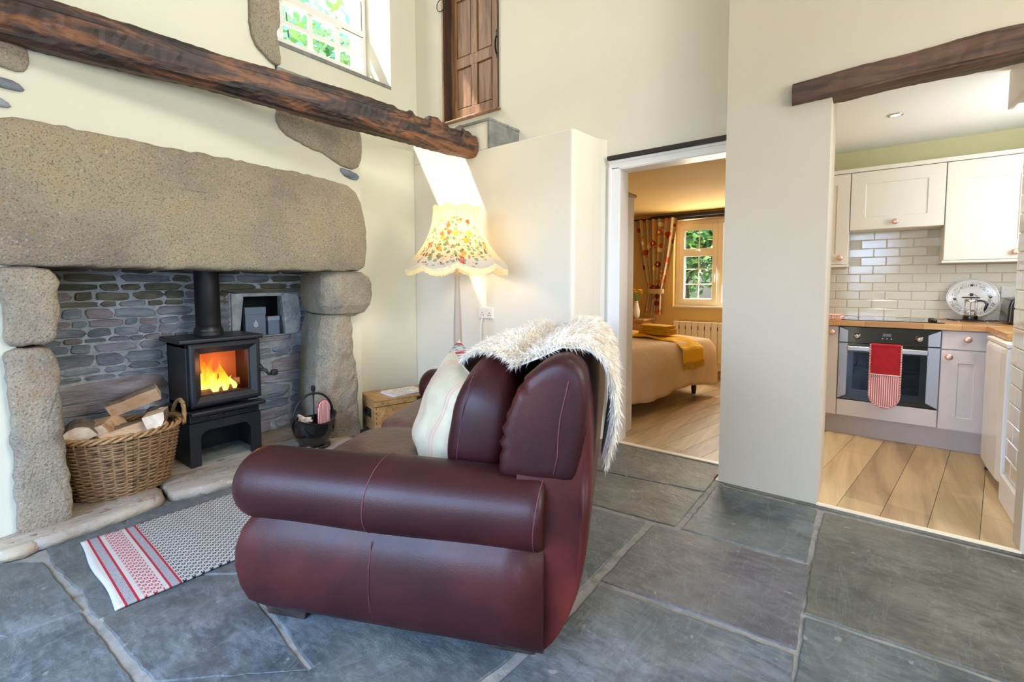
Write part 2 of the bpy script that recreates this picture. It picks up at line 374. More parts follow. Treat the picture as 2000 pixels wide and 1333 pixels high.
# ---- floor: mortar bed with slate flagstones
b = B(); b.box(-4.3, 2.5, -2.2, 3.3, -.10, -.006)
floor = struct(b.build('floor', Mt['joint']))
xs = 0
flags = [  # polygons in plan, outline of each flagstone
 [(-2.29, .15), (-2.27, .335), (-2.80, .30), (-2.94, .18), (-2.98, .02), (-2.62, .04)],
 [(-2.29, .135), (-2.62, .03), (-3.1, .0), (-3.1, -.7), (-2.2, -.75), (-1.72, -.10), (-1.69, .36), (-2.25, .33)],
 [(-2.76, .33), (-2.42, .36), (-2.42, .45), (-2.87, .62), (-3.0, .60), (-2.98, .34)],
 [(-2.42, .37), (-2.27, .36), (-1.68, .40), (-1.35, .70), (-2.03, .77), (-2.42, .47)],
 [(-2.41, .48), (-2.04, .79), (-1.9, 1.05), (-2.45, 1.5), (-3.0, 1.5), (-3.0, .64)],
 [(-1.67, .39), (-1.66, -.10), (-.95, -.1), (-.92, .80), (-.84, 1.42), (-1.25, 1.20), (-1.34, .70)],
 [(-1.33, .72), (-1.26, 1.22), (-.86, 1.44), (-.85, 2.19), (-1.5, 2.15), (-1.88, 1.05), (-2.0, .80)],
 [(-1.9, 1.1), (-1.53, 2.14), (-2.3, 2.35), (-3.0, 2.3), (-3.0, 1.52), (-2.45, 1.53)],
 [(-.80, 1.44), (-.81, 1.62), (-.155, 1.68), (-.14, 1.4), (-.12, .6), (-.88, .62)],
 [(-.81, 1.655), (-.155, 1.72), (-.16, 2.27), (-.80, 2.20), (-.81, 1.9)],
 [(-.84, 2.24), (-.72, 2.25), (-.71, 2.70), (-1.35, 2.62), (-1.5, 2.19), (-1.15, 2.22)],
 [(-.68, 2.25), (-.175, 2.30), (-.18, 2.86), (-.67, 2.87), (-.67, 2.5)],
 [(-.71, 2.74), (-.71, 3.2), (-1.6, 3.2), (-2.3, 3.0), (-2.3, 2.39), (-1.52, 2.18), (-1.38, 2.64)],
 [(-.14, 2.85), (-.145, 2.3), (-.14, 1.93), (.31, 1.955), (.95, 2.0), (.96, 2.87)],
 [(-.135, 1.90), (-.125, 1.4), (-.10, .62), (.6, .66), (.62, 1.9), (.31, 1.925)],
 [(.65, 1.94), (.63, .66), (1.5, .7), (1.5, 1.98)], [(.98, 2.0), (2.2, 2.0), (2.2, 2.9), (.99, 2.9)],
 [(-2.3, 2.38), (-2.33, 2.98), (-3.2, 2.98), (-3.2, 2.34)], [(1.53, .7), (2.2, .7), (2.2, 1.97), (1.53, 1.97)],
 [(-.88, .58), (-.91, -.1), (-.1, -.1), (-.12, .57)], [(-.07, -.1), (1.0, -.1), (1.0, .62), (-.09, .59)], [(1.03, -.1), (2.2, -.1), (2.2, .66), (1.03, .62)],
]
for r in range(3):
    x = -3.1
    while x < 2.1:
        ww = random.uniform(.7, 1.1); y0 = -.78-.55*r; x2 = min(2.2, x+ww)
        flags.append([(x+.015, y0), (x2-.015, y0), (x2-.015, y0+.52 if r else y0+.62), (x+.015, y0+.52 if r else y0+.62)]); x = x2
for i, pl in enumerate(flags):
    c_ = (sum(p[0] for p in pl)/len(pl), sum(p[1] for p in pl)/len(pl)); pl = [tuple(Vector(p)+(Vector(p)-Vector(c_)).normalized()*.0065) for p in pl]
    o = stone(pl, fXY, -.03, random.uniform(-.001, .0015), rnd=.006, jit=.0035, step=.045, bulge=.0, sm=0).build('flagstone', Mt['flag'][{0: 1, 1: 1, 2: 0, 3: 1, 5: 1, 8: 1, 9: 3, 19: 1, 10: 2, 11: 0, 12: 2, 13: 2, 14: 0, 4: 1, 6: 1}.get(i, (i*7+i//3) % 4)], floor)  # bluer slates picked at the front to colour in the cool daylight there
# slate strip under the kitchen and bedroom thresholds
for (x0, x1, y0, y1) in ((-.66, .5, 2.875, 2.93),):
    stone([(x0, y0+.02), (x1+.5, y0+.02), (x1+.5, y1), (x0, y1)], fXY, -.03, .001, rnd=.004, jit=.002, step=.08, bulge=0, sm=1).build('flagstone', Mt['flag'][2], floor)

# ---- left (fireplace) wall
b = B()
b.box(-4.3, -3.12, -2.2, .30, 0, H)                 # near the camera
b.box(-4.3, -3.12, .30, 1.54, 1.34, H)              # over the hearth
b.box(-4.3, -3.12, 1.54, 2.165, 1.34, 2.585)
b.box(-4.3, -3.45, .30, .42, 0, 1.34)
b.box(-4.3, -3.16, 2.06, 2.165, 0, 1.34)
b.box(-4.3, -4.03, .42, 2.06, 0, 1.34); b.box(-4.03, -3.87, .42, 1.44, 0, 1.34); b.box(-4.03, -3.87, 1.92, 2.06, 0, 1.34); b.box(-4.03, -3.87, 1.44, 1.92, 0, .76); b.box(-4.03, -3.87, 1.44, 1.92, 1.17, 1.34)
b.box(-4.3, -3.27, 2.165, 2.83, 0, 2.37)
b.box(-4.3, -3.27, 2.83, 3.21, 0, 2.37)
b.box(-4.3, -3.655, 1.54, 3.21, 2.37, 3.03)
b.box(-4.3, -3.655, 2.90, 3.21, 3.03, H)
b.box(-4.3, -3.655, 1.54, 2.90, 5.25, H)
wl = struct(b.build('wall_left', Mt['plaster_l']))
# slate ledge on the thickened wall, slate sill board of the window
def slab(y0, y1, x0, x1, z0, z1, name, par, n=18, m='slateedge'):
    b = B(); P = [(x0, y0), (x0, y1)]; e = [(x1+random.uniform(-.006, .004), y1+(y0-y1)*i/n) for i in range(n+1)]
    b.prism(P+e, fXY, z0, z1); return b.build(name, Mt[m], par, bevel=.003)
slab(1.545, 2.185, -3.66, -3.10, 2.585, 2.615, 'slate_ledge', wl)
# stones left showing in the plaster
def shown(pl, name, m, par=wl, x=-3.12, d=.018): return stone(pl, fYZ, x-.03, x+d, rnd=.012, jit=.003, step=.03, bulge=.006).build(name, m, par, smooth=True)
shown([(.10, 2.30), (.10, 2.17), (.30, 2.175), (.395, 2.165), (.41, 2.25), (.38, 2.32)], 'exposed_stone', Mt['granite2'])
shown([(.12, 2.135), (.12, 2.07), (.30, 2.085), (.39, 2.075), (.39, 2.10), (.35, 2.13)], 'exposed_stone', Mt['rubble'][2])
shown([(.12, 2.035), (.12, 1.985), (.30, 1.995), (.36, 2.0), (.33, 2.025), (.28, 2.045)], 'exposed_stone', Mt['rubble'][0])
shown([(1.53, 2.36), (1.535, 2.235), (1.60, 2.185), (1.78, 2.135), (1.86, 2.13), (1.93, 2.09), (2.03, 2.055), (2.12, 2.06), (2.165, 2.13), (2.172, 2.24), (2.165, 2.36)], 'exposed_stone', Mt['granite2'], d=.03)
shown([(1.975, 2.045), (2.02, 2.055), (2.13, 2.035), (2.165, 2.02), (2.16, 1.985), (2.13, 1.975), (2.05, 1.99), (1.99, 2.01)], 'exposed_stone', Mt['rubble'][0])
shown([(1.385, 3.9), (1.385, 2.80), (1.40, 2.72), (1.46, 2.66), (1.50, 2.64), (1.56, 2.60), (1.575, 2.66), (1.54, 2.74), (1.525, 2.80), (1.575, 2.86), (1.56, 3.3), (1.57, 3.9)], 'window_jamb_stone', Mt['granite2'], d=.03)

# ---- upper left window
wn = struct(B().box(-4.10, -4.04, 1.56, 2.90, 3.03, 3.07).build('window_1', Mt['white']))
slab(1.56, 2.90, -4.05, -3.645, 3.03, 3.062, 'slate_sill', wn)
def bars(par, name, lst, m): 
    for bx in lst: B().box(*bx).build(name, m, par, bevel=.004)
X0, X1 = -4.09, -4.03
bars(wn, 'window_frame', [(X0, X1, 1.56, 1.62, 3.07, 5.25), (X0, X1, 2.855, 2.90, 3.07, 5.25), (X0, X1, 1.62, 2.855, 5.2, 5.25), (X0, X1+.01, 1.62, 2.855, 3.07, 3.285), (X0, X1+.02, 1.62, 2.855, 3.60, 3.66)], Mt['white'])
bars(wn, 'glazing_bar', [(X0+.02, X1-.015, y-.02, y+.02, 3.285, 3.60) for y in (2.06, 2.33, 2.60)]+[(X0+.02, X1-.015, 1.78, 1.82, 3.285, 3.60)]+[(X0+.022, X1-.017, 1.62, 2.855, 3.422, 3.458)], Mt['white'])
ys = [1.62, 1.80, 2.06, 2.33, 2.60, 2.855]; zs = [3.285, 3.44, 3.60]
B().box(-4.065, -4.061, 1.62, 2.855, 3.66, 5.2).build('pane', Mt['glass'], wn)
for i in range(5):
    for z0, z1 in ((3.285, 3.43), (3.44, 3.60)):
        B().box(-4.065, -4.061, ys[i], ys[i+1], z0, z1).build('pane', Mt['glass'], wn)
bars(wn, 'sash_edge', [(X1, X1+.006, 2.845, 2.853, 3.62, 3.95), (X1+.02, X1+.024, 2.62, 2.85, 3.595, 3.602)], Mt['darkwood'])

# ---- back wall with loft door and bedroom door
b = B()
T = 3.33
b.box(-4.3, -3.25, 3.21, T, 0, H); b.box(-3.25, -2.60, 3.21, T, 0, 2.70); b.box(-3.25, -2.60, 3.21, T, 4.02, H)
b.box(-2.60, -1.53, 3.21, T, 0, H); b.box(-1.53, -.68, 3.21, T, 2.10, H)
wb = struct(b.build('wall_back', Mt['plaster']))
# the low projecting stair enclosure against it
b = B(); pr_ = [(-3.27, 2.83), (-1.665, 2.83)]+arc((-1.665, 2.87), .04, -90, 0, 5)+[(-1.60, 3.12), (-1.585, 3.17), (-1.56, 3.215), (-3.27, 3.215)]
pr_ = [(-3.27, 2.83)]+arc((-1.66, 2.86), .03, -90, 0, 4)+[(-1.61, 3.10), (-1.595, 3.17), (-1.56, 3.22), (-3.27, 3.22)]
b.prism(pr_, fXY, 0, 2.255)
sc = struct(b.build('wall_stair_enclosure', Mt['plaster'], bevel=.008))
b = B(); b.box(-3.27, -2.40, 2.832, 3.21, 2.255, 2.465); b.build('upper_step', Mt['plaster'], sc)
slab(2.82, 3.21, -3.27, -2.372, 2.465, 2.485, 'step_slate', sc)
b = B(); b.box(-2.40, -2.376, 2.825, 3.21, 2.257, 2.465); b.build('slate_riser', Mt['slateedge'], sc, bevel=.002)
# bullnose at the top of the block
# loft door
ld = struct(B().box(-3.235, -2.56, 3.30, 3.335, 2.71, 4.0).build('door_1', Mt['doorwood']))
yd = 3.29
def rail(x0, x1, z0, z1, y0=3.285, n='door_rail'): B().box(x0, x1, y0, 3.302, z0, z1).build(n, Mt['doorwood'], ld, bevel=.003)
rail(-3.235, -3.17, 2.72, 4.0, n='door_stile'); rail(-2.98, -2.91, 2.84, 3.215, n='door_muntin'); rail(-2.98, -2.91, 3.31, 3.83, n='door_muntin'); rail(-2.73, -2.56, 2.72, 4.0, n='door_stile')
rail(-3.17, -2.73, 2.72, 2.84); rail(-3.17, -2.73, 3.215, 3.31); rail(-3.17, -2.73, 3.83, 4.0)
for (x0, x1) in ((-3.17, -2.98), (-2.91, -2.73)):
    for (z0, z1) in ((2.84, 3.215), (3.31, 3.83)):
        B().box(x0+.012, x1-.012, 3.294, 3.302, z0+.012, z1-.012).build('door_panel', Mt['doorwood'], ld, bevel=.004)
bars(ld, 'door_jamb', [(-3.262, -3.25, 3.195, 3.21, 2.71, 4.02), (-3.25, -3.236, 3.20, 3.335, 2.71, 4.02), (-2.60, -2.59, 3.195, 3.335, 2.71, 4.02)], Mt['doordark'])
B().box(-3.268, -3.25, 3.192, 3.21, 2.71, 4.02).build('door_architrave', Mt['doorwood'], ld)
B().box(-3.31, -2.57, 3.165, 3.30, 2.695, 2.712).build('door_sill', Mt['doorwood'], ld, bevel=.004)
b = B(); b.tube([(-2.665, 3.283, 3.37), (-2.665, 3.262, 3.355), (-2.665, 3.25, 3.31), (-2.665, 3.25, 3.27), (-2.665, 3.262, 3.225), (-2.665, 3.283, 3.21)], .008, 8)
b.sell((-2.665, 3.28, 3.415), (.014, .008, .014)); b.sell((-2.665, 3.28, 3.385), (.014, .006, .02)); b.sell((-2.665, 3.28, 3.205), (.012, .006, .018))
b.build('door_handle', Mt['ironmatt'], ld, smooth=True)

# front right wall: pier and wall over the kitchen opening
b = B(); Y0, Y1 = 2.93, 3.06
b.box(-.68, -.18, Y0, 3.33, 0, H); b.box(-.18, .57, Y0, Y1, 2.215, H); b.box(.57, 2.35, Y0, Y1, 0, H)
wf = struct(b.build('wall_kitchen_front', Mt['plaster2']))
# rest of the room, behind the camera
b = B(); b.box(2.3, 2.5, -.85, 3.0, 0, 1.2); b.box(2.3, 2.5, -2.2, 3.0, 3.0, H); b.box(2.3, 2.5, -.85, .95, 1.2, 3.0); b.box(2.3, 2.5, -2.2, -.85, 2.1, 3.0); b.box(2.3, 2.5, -2.2, -1.95, 0, 2.1); b.box(2.3, 2.5, 2.65, 3.0, 1.2, 3.0)  # unseen openings on this side are cut for the added fill lamps
struct(b.build('wall_right', Mt['plaster2']))
b = B(); b.box(-4.3, -2.45, -2.3, -2.1, 0, H); b.box(-.15, 2.5, -2.3, -2.1, 0, H); b.box(-2.45, -.15, -2.3, -2.1, 2.3, H)
struct(b.build('wall_behind', Mt['plaster']))
struct(B().box(-4.3, 2.5, -2.3, 3.35, H, H+.1).build('ceiling', Mt['ceil']))

# bedroom door lining, architrave, timber lintel, threshold
dr = struct(B().box(-1.47, -1.455, 3.20, 3.34, 0, 2.035).build('door_2', Mt['white']))
for k, (a, c, yy) in enumerate(((-1.545, -1.462, 3.195), (-1.545, -1.52, 3.185))):
    B().box(a, c, yy, 3.212, 0, 2.04).build('architrave', Mt['white'], dr, bevel=.005)
B().box(-1.545, -.68, 3.195, 3.212, 2.025, 2.09).build('architrave', Mt['white'], dr, bevel=.005)
B().box(-1.545, -.68, 3.185, 3.212, 2.07, 2.09).build('architrave', Mt['white'], dr, bevel=.005)
B().box(-1.47, -.68, 3.20, 3.34, 2.02, 2.035).build('door_head', Mt['white'], dr)
B().box(-1.49, -.70, 3.19, 3.23, .0, .008).build('threshold_strip', Mt['chrome'] if 0 else Mt['upvc'], dr)
B().box(-1.55, -.68, 3.17, 3.215, 2.092, 2.122).build('timber_lintel', Mt['darkwood'], wb, bevel=.004)
B().box(-.185, .575, 2.925, 2.95, .0, .009).build('threshold_strip', Mt['upvc'], wf)
# ---- kitchen shell
KY = 4.99
b = B(); b.box(-.80, 1.4, KY, KY+.15, 0, 2.45); wk = struct(b.build('wall_kitchen_back', Mt['kitplaster']))
b = B(); b.box(1.25, 1.4, 3.06, KY, 0, 1.3); b.box(1.25, 1.4, 3.06, KY, 2.1, 2.45); b.box(1.25, 1.4, 3.06, 3.5, 1.3, 2.1); b.box(1.25, 1.4, 4.5, KY, 1.3, 2.1)
b.box(.632, 1.25, 3.06, 3.60, 0, 2.31)
wkr = struct(b.build('wall_kitchen_right', Mt['grout']))
struct(B().box(-.68, 1.4, 3.06, KY, 2.31, 2.4).build('ceiling_kitchen', Mt['ceil']))
struct(B().box(-.66, -.60, 3.33, 6.2, 0, 2.45).build('wall_partition', Mt['bedplaster']))
b = B(); b.box(.606, .632, 3.065, 3.60, 0, .15); sk = struct(b.build('baseboard_kitchen', Mt['white'], bevel=.006))
# tiles
def tiles(par, fn, u0, u1, v0, v1, tw, th, holes=(), off=0, g=.003):
    """running bond of bevelled wall tiles"""
    r = 0; v = v0
    while v < v1-.01:
        u = u0-((r % 2)*tw/2)+off; h = min(th, v1-v)
        while u < u1:
            a, c = max(u, u0), min(u+tw, u1)
            if c-a > .012 and not any(h0 < (a+c)/2 < h1 and k0 < v+h/2 < k1 for h0, h1, k0, k1 in holes):
                bb = B(); e = .006
                o_ = [(a+g/2, v+g/2), (c-g/2, v+g/2), (c-g/2, v+h-g/2), (a+g/2, v+h-g/2)]; i_ = [(a+e, v+e), (c-e, v+e), (c-e, v+h-e), (a+e, v+h-e)]
                bb.loft([[fn(p, 0) for p in o_], [fn(p, .006) for p in o_], [fn(p, .010) for p in i_]])
                bb.build('tile', Mt['tile'], par)
            u += tw
        v += th; r += 1
B().box(-.70, 1.25, KY-.003, KY, .90, 1.62).build('grout', Mt['grout'], wk)
tiles(wk, lambda p, a: (p[0], KY-.003-a*.6, p[1]), -.46, .90, .902, 1.62, .17, .072, holes=((-.60, -.14, 1.34, 2), (.44, 1.3, 1.36, 2)), off=.06)
tiles(wkr, lambda p, a: (.632-a, p[0], p[1]), 3.065, 3.60, .153, 2.25, .20, .10)

# ---- plank floors
def planks(floorobj, bounds, ang, wdt, name, mats, org=(0, 0), ln=(.9, 1.6)):
    ca, sa = cos(ang), sin(ang); x0, x1, y0, y1 = bounds
    k = -14
    for k in range(-22, 26):
        s_ = -6+random.uniform(0, 1)
        while s_ < 7:
            L = random.uniform(*ln); q = []
            for (a, c) in ((k*wdt+.0012, s_+.001), ((k+1)*wdt-.0012, s_+.001), ((k+1)*wdt-.0012, s_+L-.001), (k*wdt+.0012, s_+L-.001)):
                q.append((org[0]+a*ca-c*sa, org[1]+a*sa+c*ca))
            for n, d in (((1, 0), x1), ((-1, 0), -x0), ((0, 1), y1), ((0, -1), -y0)):
                if len(q) > 2: q = clip(q, n, d)
            if len(q) > 2:
                B().prism(q, fXY, -.012, .0).build(name, random.choice(mats), floorobj)
            s_ += L
fk = struct(B().box(-.70, 1.3, 2.94, KY, -.10, -.008).build('floor_kitchen', Mt['darkwood']))
planks(fk, (-.70, 1.3, 2.94, KY), radians(-9), .18, 'plank', Mt['plank'], (.05, 3.9))
fb = struct(B().box(-4.0, -.66, 3.20, 6.4, -.10, -.008).build('floor_bedroom', Mt['darkwood']))
planks(fb, (-4.0, -.66, 3.21, 6.3), radians(-12), .15, 'plank', Mt['plank'][:3], (-1.5, 3.9))
# ---- bedroom shell
b = B(); BY = 6.15
b.box(-4.0, -2.04, BY, BY+.25, 0, 2.15); b.box(-2.04, -.66, BY, BY+.25, 0, .89); b.box(-2.04, -.66, BY, BY+.25, 2.0, 2.15); b.box(-.80, -.66, BY, BY+.25, .89, 2.0)
struct(b.build('wall_bedroom_back', Mt['bedplaster']))
struct(B().box(-4.1, -4.0, 3.33, 6.4, 0, 2.15).build('wall_bedroom_left', Mt['bedplaster']))
struct(B().box(-4.0, -.7, 3.33, 6.4, 2.10, 2.2).build('ceiling_bedroom', Mt['bedplaster']))
w2 = struct(B().box(-2.04, -.8, BY-.03, BY+.10, .875, .895).build('window_2', Mt['upvc']))
yf0, yf1 = BY+.09, BY+.15
bars(w2, 'window_frame', [(-2.04, -1.985, yf0, yf1, .895, 2.0), (-1.985, -.80, yf0, yf1, 1.945, 2.0), (-1.985, -.80, yf0, yf1, .895, .94), (-1.52, -1.46, yf0, yf1, .94, 1.945)], Mt['upvc'])
bars(w2, 'casement', [(-1.985, -1.925, yf0-.02, yf1-.01, .94, 1.945), (-1.578, -1.52, yf0-.02, yf1-.01, .94, 1.945), (-1.925, -1.578, yf0-.02, yf1-.01, .94, .985), (-1.925, -1.578, yf0-.02, yf1-.01, 1.535, 1.635), (-1.925, -1.578, yf0-.02, yf1-.01, 1.87, 1.945)], Mt['upvc'])
bars(w2, 'glazing_bar', [(-1.758, -1.745, yf0+.02, yf0+.032, .985, 1.87), (-1.925, -1.578, yf0+.02, yf0+.032, 1.365, 1.378), (-1.925, -1.578, yf0+.02, yf0+.032, 1.168, 1.181), (-1.46, -.8, yf0+.02, yf0+.03, 1.168, 1.181)], Mt['white'])
for (x0, x1, z0, z1) in ((-1.925, -1.752, .985, 1.175), (-1.752, -1.578, .985, 1.175), (-1.925, -1.752, 1.175, 1.37), (-1.752, -1.578, 1.175, 1.37), (-1.925, -1.752, 1.37, 1.535), (-1.752, -1.578, 1.37, 1.535), (-1.925, -1.752, 1.635, 1.87), (-1.752, -1.578, 1.635, 1.87), (-1.46, -.8, .94, 1.945)):
    B().box(x0, x1, yf0+.035, yf0+.039, z0, z1).build('pane', Mt['glass'], w2)
B().box(-1.56, -1.545, yf0-.035, yf0-.02, 1.20, 1.30).build('window_handle', Mt['white'], w2, bevel=.003)
B().box(-1.77, -1.73, yf0-.04, yf0-.02, 1.60, 1.61).build('window_handle', Mt['white'], w2, bevel=.003)
bm = B().box(-2.34, -.80, BY-.06, BY, 2.0, 2.075).build('window_beam', Mt['darkwood'], bevel=.006)
tag(bm, 'black painted timber beam above the bedroom window', 'beam')

# ================================================================== BEAMS
def roughbeam(name, p0, p1, ry, rz_, m, n=70, seed=1, k=20, notch=0, e=.62):
    rs = np.random.default_rng(seed); p0, p1 = Vector(p0), Vector(p1); d = (p1-p0); L = d.length; d.normalize()
    side = d.cross(Vector((0, 0, 1))).normalized(); b = B(); rings = []
    ph = rs.uniform(0, 6.28, 12); kn = np.cumsum(rs.normal(0, 1, (n+1, k)), 0); kn = kn-np.linspace(0, 1, n+1)[:, None]*kn[-1]
    kn /= (abs(kn).max()+1e-6)
    for i in range(n+1):
        t = i/n; c = p0+d*L*t+Vector((0, 0, 1))*.012*sin(5*t+ph[0])+side*.012*sin(4*t+ph[1]); r = []
        s_ = 1+.05*sin(9*t+ph[2])+.04*sin(21*t+ph[3])
        for j in range(k):
            a = 2*pi*j/k
            ca = math.copysign(abs(cos(a))**e, cos(a)); sa = math.copysign(abs(sin(a))**e, sin(a))
            q = s_*(1+.10*kn[i, j]+rs.uniform(-.02, .02))
            if abs(((a-.35*sin(3*t)) % (2*pi))-pi*.86) < .17 or abs((a % (2*pi))-(.16*pi)) < .16: q *= .86       # long shakes (splits)
            zz = rz_*sa*q
            if notch and sa > .3:
                for (t0, t1, dz) in notch:
                    if t0 < t < t1: zz -= dz
            r.append(c+side*ry*ca*q+Vector((0, 0, 1))*zz)
        rings.append(r)
    b.loft(rings); return b.build(name, m, smooth=False)
bm = roughbeam('oak_beam', (-3.26, -.60, 2.40), (-2.58, 2.835, 2.325), .085, .105, Mt['oldbeam'], n=150, seed=4, k=28,
               notch=((.80, .83, .015), (.845, .88, .03), (.905, .925, .02), (.925, .96, .045), (.96, .985, .03), (.985, 1.01, .05)))
tag(bm, 'long dark weathered oak beam crossing the wall above the fireplace', 'beam')
bm = roughbeam('oak_lintel', (-.355, 2.982, 2.200), (1.3, 2.982, 2.225), .078, .060, Mt['oldbeam_x'], n=60, seed=9, e=.28)
tag(bm, 'brown oak lintel over the kitchen opening', 'beam')

# ================================================================== FIREPLACE
fp = thing('fireplace', 'large granite inglenook fireplace with rough stone lintel and rubble back wall', 'fireplace', (-3.12, 1.2, 0))
o = stone([(.20, 1.90), (.20, 1.295), (.45, 1.288), (1.2, 1.282), (1.9, 1.29), (2.13, 1.30), (2.165, 1.36), (2.17, 1.55), (2.165, 1.68), (2.13, 1.80), (2.09, 1.885), (2.02, 1.92), (1.8, 1.945), (1.3, 1.955), (.9, 1.95), (.5, 1.955), (.33, 1.955)],
          fYZ, -3.42, -3.05, rnd=.028, jit=.006, step=.04, bulge=.008, sm=1); o.build('lintel', Mt['granite'], fp, smooth=True, world=True)
def block(poly, x0, x1, nm, m, rnd=.035, jit=.006, bulge=.012): return stone(poly, fYZ, x0, x1, rnd*.7, jit, .035, bulge*.6, 1).build(nm, m, fp, smooth=True, world=True)
block([(.255, 1.285), (.262, .93), (.28, .915), (.42, .915), (.438, .95), (.45, 1.1), (.452, 1.25), (.43, 1.282)], -3.50, -3.07, 'jamb_stone', Mt['granite2'])
block([(.255, .905), (.262, .50), (.26, .03), (.33, .01), (.44, .02), (.455, .12), (.435, .50), (.432, .86), (.41, .905)], -3.50, -3.06, 'jamb_stone', Mt['granite2'])
# right jamb: broad pillar with splayed face, and the corbel that carries the lintel
def pillar(sections, nm, m, jit=.0035):
    dense = []
    for (z0, p0), (z1, p1) in zip(sections, sections[1:]):
        k_ = max(1, int((z1-z0)/.035))
        for i in range(k_): dense.append((z0+(z1-z0)*i/k_, [tuple(a_+(b_-a_)*i/k_+random.uniform(-.004, .004) for a_, b_ in zip(u_, v_)) for u_, v_ in zip(p0, p1)]))
    sections = dense+[sections[-1]]; rings = []
    for z, pl in sections:
        P = smoothpoly(resample([Vector(p) for p in pl], .03), 1)
        rings.append(P)
    n = min(len(r) for r in rings); R = []
    for (z, pl), P in zip(sections, rings):
        # equal count resample
        L = [0]; 
        for i in range(len(P)): L.append(L[-1]+(P[(i+1) % len(P)]-P[i]).length)
        r = []
        for k in range(n):
            d = L[-1]*k/n; i = max(j for j in range(len(L)-1) if L[j] <= d+1e-9); f = (d-L[i])/max(1e-9, L[i+1]-L[i])
            q = P[i].lerp(P[(i+1) % len(P)], f); r.append((q[0]+random.uniform(-jit, jit), q[1]+random.uniform(-jit, jit), z))
        R.append(r)
    return B().loft(R).build(nm, m, fp, smooth=False, world=True)
def pl(y0, y1, ch=.10, xf=-3.10, xb=-3.71): return [(xb, y1), (xb, y0+.13), (-3.42, y0+.035), (xf-ch, y0-.01), (xf, y0+ch*.55), (xf, y1-.02), (xf-.02, y1)]
pillar([(.03, pl(1.84, 2.14, .12)), (.12, pl(1.83, 2.12)), (.30, pl(1.80, 2.10)), (.42, pl(1.80, 2.115)), (.55, pl(1.815, 2.10)), (.68, pl(1.83, 2.075)), (.80, pl(1.84, 2.075)), (.90, pl(1.86, 2.07)), (.965, pl(1.88, 2.06, .12))], 'jamb_stone', Mt['granite2'])
pillar([(.955, pl(1.93, 2.10, .12, -3.10)), (.98, pl(1.87, 2.16, .10, -3.07)), (1.04, pl(1.85, 2.20, .10, -3.04)), (1.12, pl(1.84, 2.215, .10, -3.04)), (1.20, pl(1.84, 2.215, .10, -3.045)), (1.25, pl(1.85, 2.20, .10, -3.06)), (1.288, pl(1.87, 2.16, .12, -3.09))], 'corbel', Mt['granite2'])
# rubble back wall
bw = B()
for (y0, y1, z0, z1) in ((.42, 1.50, .0, 1.32), (1.50, 1.86, .0, .80), (1.50, 1.86, 1.13, 1.32), (1.86, 2.06, .0, 1.32)): bw.box(-3.86, -3.72, y0, y1, z0, z1)
bw = bw.build('back_wall', Mt['mortar'], fp, world=True)
b = B(); b.box(-4.02, -3.985, 1.48, 1.88, .78, 1.15); b.box(-4.0, -3.86, 1.47, 1.50, .78, 1.15); b.box(-4.0, -3.86, 1.86, 1.89, .78, 1.15); b.box(-4.0, -3.86, 1.5, 1.86, 1.13, 1.16); b.box(-4.0, -3.86, 1.5, 1.86, .77, .80)
b.build('niche_lining', Mt['black'], fp, world=True)
def rstone(y0, y1, z0, z1, m=None, d=None, x=-3.72):
    n = 14; cy, cz = (y0+y1)/2, (z0+z1)/2; hy, hz = (y1-y0)/2, (z1-z0)/2; P = []
    sk = random.uniform(-.18, .18)
    for i in range(n):
        a = 2*pi*i/n; e = .55
        py = math.copysign(abs(cos(a))**e, cos(a)); pz = math.copysign(abs(sin(a))**e, sin(a))
        k = random.uniform(.84, 1.06); P.append(Vector((cy+hy*py*k, cz+hz*pz*k+sk*hz*py)))
    d = d or random.uniform(.007, .020); c = Vector((cy, cz)); b = B()
    b.loft([[(x-.01, p[0], p[1]) for p in P], [(x+d*.6, p[0], p[1]) for p in P]]+[[(x+d+random.uniform(-.003, .003), *(c+(p-c)*k)) for p in P] for k in (.9, .45)])
    b.build('stone', m or random.choice(Mt['rubble']), bw, world=True, smooth=False)
def rrow(y0, y1, z0, h, wmin, wmax, ms, dd=None):
    y = y0
    while y < y1-.03:
        w_ = min(random.uniform(wmin, wmax), y1-y)
        if y1-(y+w_) < .04: w_ = y1-y
        rstone(y, y+w_-.006, z0+random.uniform(0, .006), z0+h-.004+random.uniform(-.004, .004), Mt['rubble'][random.choice(ms)], dd); y += w_
def course(z0, h, wmin, wmax, ms, dd=None):
    for (a_, c_) in (((.44, 2.05),) if (z0+h < .76 or z0 > 1.16) else ((.44, 1.45), (1.97, 2.05))): rrow(a_, c_, z0, h, wmin, wmax, ms, dd)
z = .03
for h, wmn, wmx, ms in ((.10, .25, .5, (0, 2, 3)), (.09, .2, .4, (0, 3)), (.08, .3, .6, (2, 0)), (.115, .35, .6, (0, 2, 0)), (.075, .4, .7, (3, 1)), (.13, .62, .66, (1, 3)),
                        (.035, .08, .3, (1, 0, 2)), (.045, .06, .2, (0, 2)), (.085, .10, .32, (0, 0, 2)), (.06, .08, .24, (0, 2, 3)), (.035, .06, .2, (1, 2, 0)), (.06, .07, .26, (0, 2)), (.05, .05, .18, (2, 1, 0)), (.07, .08, .3, (1, 0, 2)), (.04, .06, .22, (4, 2)), (.06, .08, .26, (4, 4, 1)), (.05, .1, .3, (4,)), (.06, .1, .3, (4, 2)), (.05, .12, .3, (4,))):
    h = min(h, 1.318-z)
    if h < .02: break
    course(z, h, wmn, wmx, ms); z += h
# stones to the right of the flue, beside the niche
for z0 in [.80+.055*i for i in range(6)]: rrow(1.32, 1.45, z0, .053, .05, .14, (0, 3, 2)); 
